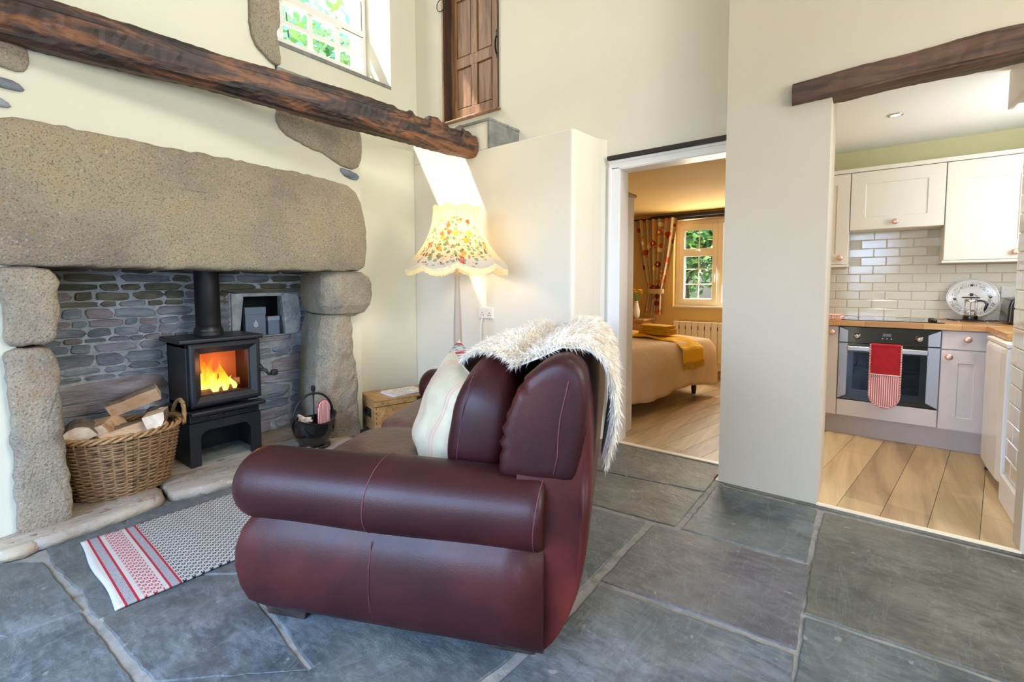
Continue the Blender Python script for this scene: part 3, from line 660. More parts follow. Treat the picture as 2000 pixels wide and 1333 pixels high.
# niche surround: lintel, sill and side stones
rstone(1.40, 2.02, 1.130, 1.165, Mt['rubble'][4], .05); rstone(1.42, 1.90, .755, .795, Mt['rubble'][1], .05)
b = B(); b.prism([(1.50, .80), (1.535, 1.10), (1.50, 1.13), (1.45, 1.13), (1.45, .80)], fYZ, -3.73, -3.70); b.prism([(1.84, .80), (1.815, 1.11), (1.84, 1.13), (1.95, 1.12), (1.97, .95), (1.95, .80)], fYZ, -3.73, -3.69)
b.prism([(1.50, 1.105), (1.50, 1.14), (1.86, 1.14), (1.86, 1.105)], fYZ, -3.73, -3.70)
b.build('niche_surround', Mt['mortar'], fp, world=True, bevel=.006)
# hearth: irregular slabs
hs = [[(-3.74, .44), (-2.99, .20), (-2.92, .32), (-2.95, .55), (-3.0, .82), (-3.72, .86)],
      [(-3.72, .87), (-3.0, .83), (-2.94, 1.02), (-2.92, 1.30), (-2.95, 1.48), (-3.72, 1.46)],
      [(-3.72, 1.47), (-2.95, 1.49), (-2.86, 1.75), (-2.80, 1.98), (-3.05, 2.0), (-3.72, 1.98)],
      [(-3.05, 2.01), (-2.80, 1.99), (-2.66, 2.15), (-2.66, 2.36), (-2.80, 2.42), (-2.96, 2.30), (-3.06, 2.18)]]
for i, p in enumerate(hs): stone(p, fXY, 0.0, .05+(0, .004, .0, -.004)[i], rnd=.028, jit=.006, step=.045, bulge=.002).build('hearth_stone', Mt['hearth'], fp, smooth=True, world=True)
stone([(-3.14, .16), (-2.93, .16), (-2.90, .26), (-2.94, .34), (-3.14, .36)], fXY, 0, .048, rnd=.03, jit=.006, step=.045, bulge=.003).build('hearth_stone', Mt['hearth'], fp, smooth=True, world=True)
#PART3
# ================================================================== WOOD STOVE
st = thing('wood_stove', 'black cast iron wood burning stove with glazed door and lit fire', 'stove', (-3.47, 1.24, .05))
def P(b, name, m, par=None, **k): return b.build(name, Mt[m] if isinstance(m, str) else m, par or st, world=True, **k)
xf, xb, ya, yb = -3.315, -3.64, 1.025, 1.445
# body as an open fire box: sides, back, floor, front frame
b = B(); b.box(xb, xf, ya, ya+.02, .42, .83); b.box(xb, xf, yb-.02, yb, .42, .83); b.box(xb, xb+.02, ya, yb, .42, .83); b.box(xb, xf, ya, yb, .42, .45); b.box(xb, xf, ya, yb, .80, .83)
P(b, 'firebox', 'iron', bevel=.004)
b = B(); b.box(xb-.01, xf+.045, .985, 1.475, .832, .862); P(b, 'top_plate', 'iron', bevel=.01, bseg=3)
b = B(); b.box(xb+.03, xf-.005, ya+.02, yb-.02, .451, .456); b.box(xb+.02, xb+.035, ya+.02, yb-.02, .45, .80)
m, t, p = newmat('hot_firebrick'); p.inputs['Base Color'].default_value = srgb('B5785A'); p.inputs['Roughness'].default_value = .9
P(b, 'firebrick', m)
# door: bevelled frame around the glass
def frame(b, x0, x1, Y, Z, w_, x2):
    """bevelled picture frame in the YZ plane: outer rect at x0->x1, inner edge dropped to x2"""
    (y0, y1), (z0, z1) = Y, Z
    def rect(y0, y1, z0, z1, x): return [(x, y0, z0), (x, y1, z0), (x, y1, z1), (x, y0, z1)]
    r = [rect(y0, y1, z0, z1, x0), rect(y0, y1, z0, z1, x1-.008), rect(y0+.01, y1-.01, z0+.01, z1-.01, x1), rect(y0+w_*.45, y1-w_*.45, z0+w_*.45, z1-w_*.45, x1), rect(y0+w_, y1-w_, z0+w_, z1-w_, x2), rect(y0+w_, y1-w_, z0+w_, z1-w_, x0)]
    return b.loft(r+[r[0]], caps=False)
P(frame(B(), xf, xf+.045, (1.035, 1.45), (.435, .828), .058, xf+.018), 'door', 'iron')
P(frame(B(), xf+.002, xf+.012, (1.088, 1.397), (.488, .775), .014, xf+.004), 'door_seal', 'ironmatt')
P(B().box(xf+.004, xf+.008, 1.095, 1.39, .495, .768), 'door_glass', 'stoveglass')
b = B(); b.tube([(xf+.04, 1.445, .62), (xf+.065, 1.47, .615), (xf+.065, 1.49, .585), (xf+.07, 1.515, .582)], .011, 8); b.sell((xf+.072, 1.525, .590), (.016, .022, .020)); b.tube([(xf+.02, 1.445, .655), (xf+.05, 1.458, .62)], .012, 8)
P(b, 'door_handle', 'ironmatt', smooth=True)
# ash lip, riddling slots, pedestal with arched opening
b = B(); b.box(xf-.02, xf+.075, 1.02, 1.465, .385, .412); P(b, 'ash_lip', 'iron', bevel=.01, bseg=3)
P(B().box(xb, xf+.01, 1.03, 1.445, .33, .385), 'vent_panel', 'iron', bevel=.006)
for k in range(3): P(B().box(xf+.01, xf+.03, 1.13+.09*k, 1.19+.09*k, .355, .366), 'air_slide', 'chrome' if 0 else 'iron', bevel=.004)
b = B(); arch = [(1.025, .05), (1.085, .05), (1.085, .22)]+[(1.085+.05*(1-cos(a*pi/12)), .22+.055*sin(a*pi/12)) for a in range(1, 7)]+[(1.385-.05*(1-cos(a*pi/12)), .22+.055*sin(a*pi/12)) for a in range(6, 0, -1)]+[(1.385, .22), (1.385, .05), (1.45, .05), (1.45, .33), (1.025, .33)]
n = len(arch)
P(B().prism(arch, fYZ, xf-.01, xf+.015), 'pedestal_front', 'iron')
b = B(); b.box(xb, xf-.01, 1.025, 1.04, .05, .33); b.box(xb, xf-.01, 1.435, 1.45, .05, .33); b.box(xb, xb+.015, 1.025, 1.45, .05, .33); P(b, 'pedestal', 'iron')
P(B().box(xb+.02, xf-.015, 1.045, 1.43, .052, .062), 'base_plate', 'slateedge')
b = B(); b.lathe([(.085, .862), (.085, .89), (.072, .895), (.072, 1.30), (.072, 1.62)], (-3.5, 1.225, 0), 28, caps=False); P(b, 'flue_pipe', 'ironmatt', smooth=True)
b = B(); b.lathe([(.084, .862), (.084, .905), (.076, .912), (.0735, .93)], (-3.5, 1.225, 0), 28); P(b, 'flue_collar', 'iron', smooth=True)
# burning logs and flames
for c, d, r in (((-3.47, 1.24, .49), (.2, 1, .05), .035), ((-3.44, 1.20, .485), (-.3, 1, 0), .028), ((-3.50, 1.28, .52), (.5, 1, .1), .03)):
    d = Vector(d).normalized(); c = Vector(c)
    P(B().tube([c-d*.12, c-d*.04, c+d*.05, c+d*.12], [r*.9, r, r*1.05, r*.85], 9), 'burning_log', 'logbark')
m, t, p = newmat('flame'); t.n.remove(p)
P_ = t.node('ShaderNodeTexCoord').outputs['Generated']; s3 = t.node('ShaderNodeSeparateXYZ'); t.link(P_, s3.inputs[0])
nz = t.noise(t.pos((1, 1, .45)), 26, 3)
hh = t.math('ADD', s3.outputs[2], t.math('MULTIPLY', t.math('SUBTRACT', nz, .5), .9))
em = t.node('ShaderNodeEmission'); t.link(t.ramp(hh, [(0, 'FFE88A'), (.35, 'FFC23A'), (.65, 'FF8418'), (1, 'F24A08')]), em.inputs[0]); em.inputs[1].default_value = 2.1
tr = t.node('ShaderNodeBsdfTransparent'); mx = t.node('ShaderNodeMixShader')
t.link(t.ramp(hh, [(.15, (1, 1, 1, 1)), (1.0, (.25, .25, .25, 1))]), mx.inputs[0]); t.link(tr.outputs[0], mx.inputs[1]); t.link(em.outputs[0], mx.inputs[2]); t.link(mx.outputs[0], t.n['Material Output'].inputs[0])
fl = B()
for (y, x, h, w_) in ((1.16, -3.42, .20, .030), (1.185, -3.45, .25, .034), (1.215, -3.40, .17, .030), (1.245, -3.44, .13, .026), (1.275, -3.41, .20, .030), (1.30, -3.46, .12, .03), (1.14, -3.46, .12, .02), (1.34, -3.43, .09, .02), (1.23, -3.48, .22, .03)):
    ph = random.uniform(0, 6); rings = []
    for i in range(13):
        t_ = i/12; r = w_*(sin(pi*min(1, t_*.9+.12))**.8)*(1-t_)**.35+.0008
        cx, cy = x+.012*sin(ph+t_*5), y+.028*sin(ph+t_*4.2)*t_
        rings.append([(cx+r*.5*cos(2*pi*k/8), cy+r*sin(2*pi*k/8)*(1+.25*sin(k*2+ph)), .49+h*t_) for k in range(8)])
    fl.loft(rings)
P(fl, 'flames', m, smooth=True)
l = bpy.data.lights.new('fire_glow', 'POINT'); l.energy = 3.2; l.color = (1, .42, .14); l.shadow_soft_size = .05
o = bpy.data.objects.new('fire_glow', l); COL.objects.link(o); o.location = (-3.40, 1.24, .66)

# ================================================================== LOG BASKET
bk = thing('log_basket', 'oval brown wicker basket full of split logs beside the stove', 'basket', (-3.32, .70, .05))
N = 30; Hb = .33
def bprof(z): t = z/Hb; return (.165+.055*t**.8, .205+.065*t**.8)
b = B()
for r_ in range(30):
    z = .012+Hb*.93*r_/30; rx, ry = bprof(z); pts = []
    for k in range(91):
        a = 2*pi*k/90; o = .006*cos(N/2*a*1.0+(pi if r_ % 2 else 0)); pts.append(((rx+o)*cos(a), (ry+o)*sin(a), z+.002*sin(3*a+r_)))
    b.tube(pts, .0062, 5, caps=False)
b.build('weave', Mt['wicker'], bk, smooth=True, stuff=True)
b = B()
for k in range(N):
    a = 2*pi*(k+.5)/N
    b.tube([(bprof(z)[0]*cos(a), bprof(z)[1]*sin(a), z) for z in (0, .1, .2, Hb)], .0055, 5)
b.build('stakes', Mt['wicker2'], bk, stuff=True)
b = B()
for s_ in range(3):
    pts = []
    for k in range(121):
        a = 2*pi*k/120; rx, ry = bprof(Hb); o = .013*cos(12*a+s_*2.09); zo = .012*sin(12*a+s_*2.09); pts.append(((rx+.004+o)*cos(a), (ry+.004+o)*sin(a), Hb+.008+zo+.012*sin(a)**8))
    b.tube(pts, .0085, 6, caps=False)
b.build('rim', Mt['wicker2'], bk, smooth=True)
b = B(); b.lathe([(.17, 0), (.17, .012)], (0, 0, 0), 40, 1, 1.22); b.build('basket_base', Mt['wicker'], bk)
for s_ in (-1, 1):
    b = B()
    for q in range(3):
        pts = []
        for k in range(15):
            a = pi*k/14; pts.append((.105*cos(a)+.01*sin(q*2+a*6), s_*(.272+.018*sin(a)+.006*cos(q*2.1+a*6)), Hb-.01+(.125 if s_ > 0 else .11)*sin(a)+.006*sin(q*2.1+6*a)))
        b.tube(pts, .007, 6)
    b.build('handle', Mt['wicker2'], bk, smooth=True)
# split logs
def log(name, lab, c, d, L, tri, roll, white=False):
    """split log: wedge section tri [(u,v)], along direction d"""
    d = Vector(d).normalized(); up = Vector((0, 0, 1)); s_ = d.cross(up).normalized(); u_ = s_.cross(d)
    ca, sa = cos(radians(roll)), sin(radians(roll)); A = s_*ca+u_*sa; Bv = -s_*sa+u_*ca; c = Vector(c); rings = []
    for t_ in (-.5, -.2, .15, .5):
        k = random.uniform(.94, 1.05); rings.append([c+d*(L*t_+random.uniform(-.004, .004))+A*(u*k+random.uniform(-.002, .002))+Bv*(v*k) for u, v in tri])
    b = B(); b.loft(rings, caps=False); nq = len(b.f); n = len(tri)
    mi = [1 if (i % n) >= n-2 else 0 for i in range(nq)]
    b.f += [tuple(reversed(range(n))), tuple(3*n+j for j in range(n))]; mi += [2, 2]
    o = b.build(name, mats=[Mt['logbark'], Mt['logwood'], Mt['logend']], mi=mi); return tag(o, lab, 'log', 'split logs in the wicker basket')
wedge = lambda r, a0=-60, a1=60, n=7: [(r*sin(radians(a0+(a1-a0)*i/n)), r*cos(radians(a0+(a1-a0)*i/n))) for i in range(n+1)]+[(0, -.15*r)]
log('firewood_log', 'pale split log lying flat across the front of the basket', (-3.24, .73, .405), (-.25, 1, .10), .31, wedge(.080, -75, 75), 172)
log('firewood_log', 'split log with broad sawn face behind the front log at the left', (-3.37, .66, .435), (-.9, .45, .02), .27, wedge(.098, -60, 60), 160)
log('firewood_log', 'split log standing on its side with whitish cut end facing the room', (-3.26, .81, .445), (.9, -.35, .08), .23, wedge(.092, -48, 48), 120)
log('firewood_log', 'log leaning up at the back of the basket near the stove', (-3.42, .80, .48), (.3, 1, .35), .25, wedge(.085, -60, 60), 20)
log('firewood_log', 'dark barked log at the left end of the basket', (-3.33, .53, .39), (-1, .2, .05), .20, wedge(.075, -75, 75), 0)
log('firewood_log', 'small round branch end by the right basket handle', (-3.42, .90, .42), (1, .1, .1), .14, [(.035*cos(i*pi/5), .035*sin(i*pi/5)) for i in range(10)], 0)
log('firewood_log', 'barked log deep in the middle of the basket', (-3.33, .70, .33), (.1, 1, 0), .34, wedge(.075, -70, 70), 10)
log('firewood_log', 'barked log deep in the basket against the back', (-3.40, .70, .33), (.0, 1, 0), .30, wedge(.07, -70, 70), -30)

# ================================================================== COAL SCUTTLE
cs = thing('coal_scuttle', 'black iron coal scuttle with hooped handle on the hearth', 'scuttle', (-3.08, 1.71, .05))
prof = [(.095, 0), (.102, .012), (.095, .028), (.094, .04), (.112, .06), (.130, .11), (.138, .17), (.138, .19)]
n = 36; rings = []
for r, z in prof: rings.append([(r*1.0*cos(2*pi*k/n), r*1.08*sin(2*pi*k/n), z) for k in range(n)])
def rimz(k): a = 2*pi*k/n; return .205+.022*cos(2*a)*-1+.008*cos(a)
rings.append([(.142*cos(2*pi*k/n), .153*sin(2*pi*k/n), rimz(k)) for k in range(n)])
rings.append([(.147*cos(2*pi*k/n), .158*sin(2*pi*k/n), rimz(k)+.004) for k in range(n)])
rings.append([(.134*cos(2*pi*k/n), .144*sin(2*pi*k/n), rimz(k)) for k in range(n)])
rings.append([(.11*cos(2*pi*k/n), .118*sin(2*pi*k/n), .10) for k in range(n)])
B().loft(rings).build('bucket', Mt['blackgloss'], cs, smooth=True)
B().lathe([(.10, 0), (.105, .004), (.10, .018), (.09, .022)], (0, 0, 0), 36, 1, 1.08).build('foot_ring', Mt['blackgloss'], cs, smooth=True)
B().tube([(.0, .146*cos(pi*k/20), .215+.165*sin(pi*k/20)) for k in range(21)], .008, 8, flat=1.3).build('hoop_handle', Mt['ironmatt'], cs, smooth=True)
for s_ in (-1, 1): B().sell((0, s_*.148, .215), (.014, .012, .016)).build('handle_boss', Mt['ironmatt'], cs, smooth=True)
pk = B(); pk.tube([(-3.10, 1.725, .12), (-3.10, 1.725, .44)], .0045, 8); pk.sell((-3.10, 1.725, .46), (.013, .013, .022)); pk.sell((-3.10, 1.725, .425), (.008, .008, .012))
o = pk.build('fire_poker', Mt['ironmatt'], smooth=True); tag(o, 'black iron poker with pointed finial standing in the coal scuttle', 'poker')
for i in range(7):
    a = rotm('Z', random.uniform(0, 180))@rotm('X', random.uniform(-25, 25)); c = (-3.08+random.uniform(-.02, .03), 1.635+random.uniform(-.02, .02), .225+i*.008)
    o = B().obox(c, (.007, .04, .006), a).build('kindling_stick', Mt['logend']); tag(o, 'short pale kindling stick in the coal scuttle', 'kindling', 'kindling in the coal scuttle')
ms = stripes('red_ticking', 'E9D9D2', 'C0505A', 1, .011, .45)
def glovepts(W, Ht, n=16): return [(-W, 0)]+[(-W, Ht-W)]+[(-W*cos(pi*k/n), Ht-W+W*sin(pi*k/n)) for k in range(1, n)]+[(W, Ht-W), (W, 0)]
gl = thing('oven_glove', 'red and white striped oven glove tucked into the coal scuttle', 'glove', (-3.06, 1.775, .13), radians(12))
b = B(); gp = glovepts(.052, .24); b.loft([[(x_, p[0], p[1]) for p in gp] for x_ in (-.012, .012)]); b.build('striped_palm', ms, gl, bevel=.008, bseg=3)
b = B(); b.tube([(0, p[0], p[1]) for p in gp], .0045, 6); b.build('red_binding', Mt['redcloth'], gl, smooth=True)
# boxes in the niche
tb = thing('keepsake_tin', 'larger slate blue box with pale flame emblem in the fireplace niche', 'box', (-3.745, 1.635, .80))
B().box(-.05, .0, -.075, .075, 0, .20).build('box_body', Mt['tin'], tb, bevel=.003); B().box(-.053, .003, -.078, .078, .165, .222).build('box_lid', Mt['tin'], tb, bevel=.003)
fp_ = [(0, .125)]+[(.018*sin(a), .085-.02*cos(a)) for a in [pi*.62, pi*.4, pi*.2, 0, -pi*.2, -pi*.4, -pi*.62]]
B().prism(fp_, fYZ, .001, .0016).build('flame_emblem', Mt['tinlight'], tb)
tb = thing('matchbox', 'smaller slate blue box beside the larger one in the niche', 'box', (-3.745, 1.773, .80))
B().box(-.045, 0, -.045, .045, 0, .11).build('box_body', Mt['tin'], tb, bevel=.003); B().box(-.047, .002, -.047, .047, .11, .145).build('box_lid', mat('pale_blue_tin', '93A0AE', .5), tb, bevel=.003)
rm = B().box(-3.055, -2.965, 2.065, 2.12, .052, .082).build('black_box', Mt['ironmatt'], bevel=.006); rm.name = 'flat_black_box'  # plain flat black box on the hearth
tag(rm, 'small flat black box lying on the hearth by the pine chest', 'box')

# ================================================================== HEARTH RUG
m, t, p = newmat('woven_rug'); s3 = t.node('ShaderNodeSeparateXYZ'); t.link(t.node('ShaderNodeTexCoord').outputs['Object'], s3.inputs[0])
X, Y = s3.outputs[0], s3.outputs[1]   # Y runs along the rug from its left end
k = 2*pi/.024
g1 = t.math('MULTIPLY', t.math('SINE', t.math('MULTIPLY', X, k*.75)), t.math('SINE', t.math('MULTIPLY', t.math('ADD', Y, t.math('MULTIPLY', X, .0)), k*.75)))
ring = t.math('MULTIPLY', t.math('GREATER_THAN', t.math('ABSOLUTE', g1), .16), t.math('LESS_THAN', t.math('ABSOLUTE', g1), .80))
sgn = t.math('GREATER_THAN', g1, 0); blk = t.math('MULTIPLY', ring, sgn)
thin = t.math('MULTIPLY', t.math('LESS_THAN', t.math('FRACT', t.math('DIVIDE', X, .016)), .3), t.math('MULTIPLY', t.math('LESS_THAN', g1, -.1), .55))
mainc = t.mix(t.math('MAXIMUM', blk, thin), srgb('AFA99F'), srgb('1A1A22'))
redc = t.mix(t.math('MAXIMUM', blk, thin), srgb('B9ADA6'), srgb('A01A2C'))
gry = t.mix(t.math('GREATER_THAN', t.noise(t.pos((1, 1, 1)), 420, 1), .5), srgb('A09C9C'), srgb('7A777C'))
def band(a, c): return t.math('MULTIPLY', t.math('GREATER_THAN', Y, a), t.math('LESS_THAN', Y, c))
c = mainc
c = t.mix(t.math('LESS_THAN', Y, .205), c, srgb('B5AFA6')); c = t.mix(band(.085, .150), c, redc)
for a, d in ((.034, .062), (.172, .200)): c = t.mix(band(a, d), c, gry)
for a, d in ((.026, .034), (.062, .070), (.164, .172), (.198, .206)): c = t.mix(band(a, d), c, srgb('A01828'))
t.link(c, p.inputs['Base Color']); p.inputs['Roughness'].default_value = .95
t.link(t.bump(t.noise(t.pos((1, 1, 1)), 300, 2), .5, .003), p.inputs['Normal'])
rg = thing('hearth_rug', 'flat woven cream and black rug with red banded end before the hearth', 'rug', (-2.50, .42, .002), radians(-1.5))
rg['category'] = 'rug'
b = B()
def rf(u, v): x, y = (u-.5)*.70, v*1.15; e = .005*sin(9*u+1)*(1-v)**4; return (x, y+e, .006+.0012*sin(9*x+7*y)+.001*sin(23*y))
b.grid(rf, 40, 60); o = b.build('woven_field', m, rg, smooth=True, solid=.007)
# ================================================================== PINE CHEST, MAGAZINES
ch = thing('pine_chest', 'old pine chest with iron handle in the corner behind the sofa', 'chest', (-2.97, 2.14, .052), radians(72))
# local x runs along the long front, y depth to the wall
Wc, Dc, Hc = .62, .29, .262
B().box(0, Wc, 0, Dc, .0, .195).build('chest_body', Mt['pine'], ch, bevel=.004)
B().box(-.006, Wc+.006, -.006, Dc+.006, .200, Hc-.022).build('lid_rim', Mt['pine'], ch, bevel=.004)
B().box(-.012, Wc+.012, -.012, Dc+.012, Hc-.022, Hc).build('lid', Mt['pine'], ch, bevel=.005)
B().box(-.004, -.001, .08, .21, .10, .17).build('handle_plate', Mt['ironmatt'], ch, bevel=.002)
B().tube([(-.006, .09, .155), (-.022, .095, .125), (-.022, .145, .115), (-.022, .195, .125), (-.006, .20, .155)], .007, 8).build('end_handle', Mt['ironmatt'], ch, smooth=True)
b = B(); b.box(.34, .385, -.018, -.012, .175, .24); b.build('hasp', Mt['ironmatt'], ch, bevel=.003); B().sell((.362, -.026, .205), (.016, .01, .018)).build('padlock', Mt['ironmatt'], ch, smooth=True)
for z in (.03, .07, .11, .15, .185): B().sell((.015, -.001, z), (.004, .002, .004), nu=6, nv=8).build('nail_head', Mt['ironmatt'], ch)
mcov = mat('magazine_cover', 'DCCFC9', .35, ('C9B5AE', 'EDE9E6', 'B8B09C'), 16, coat=.3)
for i, (lab, dx, rz_, mm) in enumerate((('upper magazine of the two on the pine chest', .01, 4, mcov), ('lower magazine of the two on the pine chest', 0, 9, Mt['paper']))):
    mg = thing('magazine', lab, 'magazine', (-2.985+dx, 2.42, .3145+.0088*(1-i)), radians(72+rz_), 'magazines on the pine chest')
    B().box(-.14, .14, -.10, .10, .0, .007).build('pages', Mt['paper'], mg); B().box(-.141, .141, -.101, .101, .007, .0085).build('cover', mm, mg)
sk_ = B(); sk_.box(-3.27, -3.262, 2.30, 2.385, .20, .29); so = thing('single_socket', 'white wall socket low on the left wall beside the pine chest', 'socket', (-3.27, 2.235, .24))
B().box(0, .009, -.045, .045, -.045, .045).build('face_plate', Mt['socket'], so, bevel=.003); B().box(.009, .012, .012, .03, .01, .028).build('switch', Mt['socket'], so, bevel=.001)
# double socket under the lamp
ds = thing('double_socket', 'white double wall socket on the cream wall right of the lamp', 'socket', (-2.427, 2.83, .962))
B().box(-.074, .074, -.010, 0, -.044, .044).build('face_plate', Mt['socket'], ds, bevel=.003)
for s_ in (-1, 1):
    B().box(s_*.037-.008, s_*.037+.008, -.014, -.010, .014, .032).build('switch', Mt['socket'], ds, bevel=.001)
    b = B()
    for dx, dz in ((0, 0), (-.011, -.018), (.011, -.018)): b.box(s_*.037+dx-.0028, s_*.037+dx+.0028, -.0108, -.0098, dz-.006, dz+.004)
    b.build('pin_holes', Mt['black'], ds)

# ================================================================== FLOOR LAMP
LP = (-2.36, 2.43)
lp = thing('floor_lamp', 'lit floor lamp with scalloped floral shade and turned taupe stem', 'lamp', (LP[0], LP[1], 0))
B().lathe([(.15, 0), (.15, .02), (.13, .035), (.06, .05), (.035, .08), (.03, .12)], n=32).build('base', Mt['lampwood'], lp, smooth=True)
B().lathe([(.030, .10), (.030, .60)], n=4).build('square_stem', Mt['lampwood'], lp)
B().lathe([(.028, .60), (.034, .61), (.024, .625), (.020, .64), (.034, .655), (.036, .665), (.030, .68), (.024, .685), (.028, .70), (.031, .80), (.027, .95), (.021, 1.10), (.016, 1.22), (.020, 1.24), (.020, 1.27), (.013, 1.28), (.012, 1.40)], n=24).build('turned_stem', Mt['lampwood'], lp, smooth=True)
B().sell((0, 0, 1.47), (.026, .026, .035)).build('bulb', Mt['bulb'], lp, smooth=True)
NP = 8
def shadeR(t_): return .165+.012*t_+.195*t_**2.3         # t 0 top, 1 bottom
m, t, p = newmat('floral_shade')
V = t.node('ShaderNodeTexCoord').outputs['Object']; s3 = t.node('ShaderNodeSeparateXYZ'); t.link(V, s3.inputs[0])
def vmask(sc_, thr, seed):
    mp = t.node('ShaderNodeMapping'); mp.inputs['Location'].default_value = (seed, seed*2, 0); t.link(V, mp.inputs[0])
    v = t.node('ShaderNodeTexVoronoi'); v.inputs['Scale'].default_value = sc_; t.link(mp.outputs[0], v.inputs[0])
    d = t.math('ADD', v.outputs['Distance'], t.math('MULTIPLY', t.noise(V, 70, 2), .35)); return t.math('LESS_THAN', d, thr), v
# the bouquet is printed on the panels that face the room and repeats on the far side
az = t.math('ARCTAN2', s3.outputs[1], s3.outputs[0])
da = t.math('ABSOLUTE', t.math('WRAP', t.math('SUBTRACT', az, radians(-52)), pi/2, -pi/2))
dz = t.math('SUBTRACT', s3.outputs[2], 1.485)
rad = t.math('ADD', t.math('MULTIPLY', t.math('MULTIPLY', da, da), .55), t.math('MULTIPLY', t.math('MULTIPLY', dz, dz), 20))
inb = t.math('LESS_THAN', t.math('ADD', rad, t.math('MULTIPLY', t.noise(V, 22, 2), .9)), 1.05)
base = t.mix(t.math('LESS_THAN', s3.outputs[2], 1.36), srgb('E6D6B0'), srgb('D9D2CC'))
c = base
for sc_, thr, seed, cols in ((30, .60, 2, ('5E7A52', '7F986A')), (17, .52, 0, ('E39A2A', 'D8654A', 'EBD0B4', 'C94A38')), (34, .42, 5, ('B03C24', 'EDB590', 'DDA032'))):
    f, v = vmask(sc_, thr, seed); sv = t.node('ShaderNodeSeparateColor'); t.link(v.outputs['Color'], sv.inputs[0])
    cc = t.ramp(sv.outputs[0], [(i/len(cols), q) for i, q in enumerate(cols)], 'CONSTANT')
    c = t.mix(t.math('MULTIPLY', t.math('MULTIPLY', f, inb), .85), c, cc)
df = t.node('ShaderNodeBsdfDiffuse'); tl = t.node('ShaderNodeBsdfTranslucent'); ms_ = t.node('ShaderNodeMixShader'); ms_.inputs[0].default_value = .5
t.link(c, df.inputs[0]); t.link(c, tl.inputs[0]); t.link(df.outputs[0], ms_.inputs[1]); t.link(tl.outputs[0], ms_.inputs[2]); t.link(ms_.outputs[0], t.n['Material Output'].inputs[0])
def sh(u, v):
    a = 2*pi*u; pan = abs(sin(NP/2*a)); zt = 1.725+.022*pan; zb = 1.335-.040*pan; R = shadeR(v)*(1-.035*(1-pan)*v); R *= 1
    return (R*cos(a), R*sin(a), zt+(zb-zt)*v)
b = B(); b.grid(sh, 128, 24); b.build('shade', m, lp, smooth=True)
b = B()
for k in range(NP):
    a = 2*pi*k/NP; b.tube([((shadeR(v/10)*(1-.035*v/10)+.001)*cos(a), (shadeR(v/10)*(1-.035*v/10)+.001)*sin(a), 1.725+(1.335-1.725)*v/10) for v in range(11)], .0022, 5)
b.build('shade_ribs', Mt['pinkstripe'] if 0 else mat('shade_trim', 'D9C7A6', .8), lp, smooth=True)
fr = B()
for k in range(380):
    a = 2*pi*k/380; pan = abs(sin(NP/2*a)); R = shadeR(1)*(1-.035*(1-pan)); zb = 1.335-.040*pan; L = .038+random.uniform(-.004, .004)
    x, y = R*cos(a), R*sin(a); w_ = .0022
    fr.add([(x-w_*sin(a), y+w_*cos(a), zb), (x+w_*sin(a), y-w_*cos(a), zb), (x*1.01+w_*sin(a), y*1.01-w_*cos(a), zb-L), (x*1.01-w_*sin(a), y*1.01+w_*cos(a), zb-L)], [(0, 1, 2, 3)])
fr.build('fringe', mat('cream_fringe', 'EFDFAE', .9), lp, stuff=True)
l = bpy.data.lights.new('lamp_light', 'POINT'); l.energy = 4.2; l.color = (1, .76, .42); l.shadow_soft_size = .045
o = bpy.data.objects.new('lamp_light', l); COL.objects.link(o); o.location = (LP[0], LP[1], 1.55)
b = B(); b.tube([(-2.46, 2.822, .93), (-2.455, 2.80, .90), (-2.465, 2.80, .85), (-2.47, 2.815, .5), (-2.45, 2.80, .02)], .0035, 6)
o = b.build('lamp_cable', Mt['socket'], lp, world=True)
b = B(); b.tube([(-3.27+.055*cos(a), 3.19, 3.80+.055*sin(a)) for a in [x*.4 for x in range(16)]], .004, 6, caps=True)
o = b.build('wall_ring', Mt['ironmatt'], smooth=True); tag(o, 'thin metal ring hanging on the wall left of the loft door', 'ring')
# ================================================================== SOFA
SB = (-.735, 1.11); SA = radians(24.667)
so_ = thing('leather_sofa', 'burgundy leather two seat sofa with rolled arms facing the fireplace', 'sofa', (SB[0], SB[1], 0), SA)
Ls = 1.76
def capsule_arm(y0, sgn, seed):
    """roll of the arm, along local x"""
    rings = []; n = 28; cz, R = .487, .128; cy = y0
    xs_ = [-1.125+.0]+[-1.12+.10*(1-cos(i*pi/12)) for i in range(1, 7)]+[-1.02+.08*i for i in range(1, 13)]+[-.045, -.02, -.004]
    for x in xs_:
        d = max(0, (-1.02-x)/.105); k = sqrt(max(.003, 1-min(1, d)**2.2)); k2 = 1 if x < -.03 else (1-((x+.03)/.03)**2*.10)
        rr = R*k*k2*(1+.02*sin(x*9+seed))
        rings.append([(x, cy+rr*cos(2*pi*j/n)*1.02, cz+rr*sin(2*pi*j/n)*.98) for j in range(n)])
    return B().loft(rings)
def arm_panel(yo, yi, sgn):
    """lower body of the arm: yo outer, yi inner; bulging outer side and front"""
    rings = []; zs_ = [.075, .10, .15, .22, .29, .34, .375, .40, .46]
    bul = [-.012, .008, .022, .03, .028, .016, -.002, -.02, -.04]
    for z, q in zip(zs_, bul):
        q = q-.004; x0 = -1.065-q*1.2; P_ = []
        oy = yo-sgn*q; r = .05
        cs_ = [(x0+r, oy), ]
        pts = [(-.004, oy)]+[(-.004+(x0+r+.004)*i/8, oy) for i in range(1, 9)]
        pts += [(x0+r-r*sin(a*pi/8), oy+sgn*(r-r*cos(a*pi/8))) for a in range(1, 5)]
        pts += [(x0, yi-sgn*.02), (x0+.02, yi), (-.004, yi)]
        rings.append([(p[0], p[1], z) for p in pts])
    return B().loft(rings)
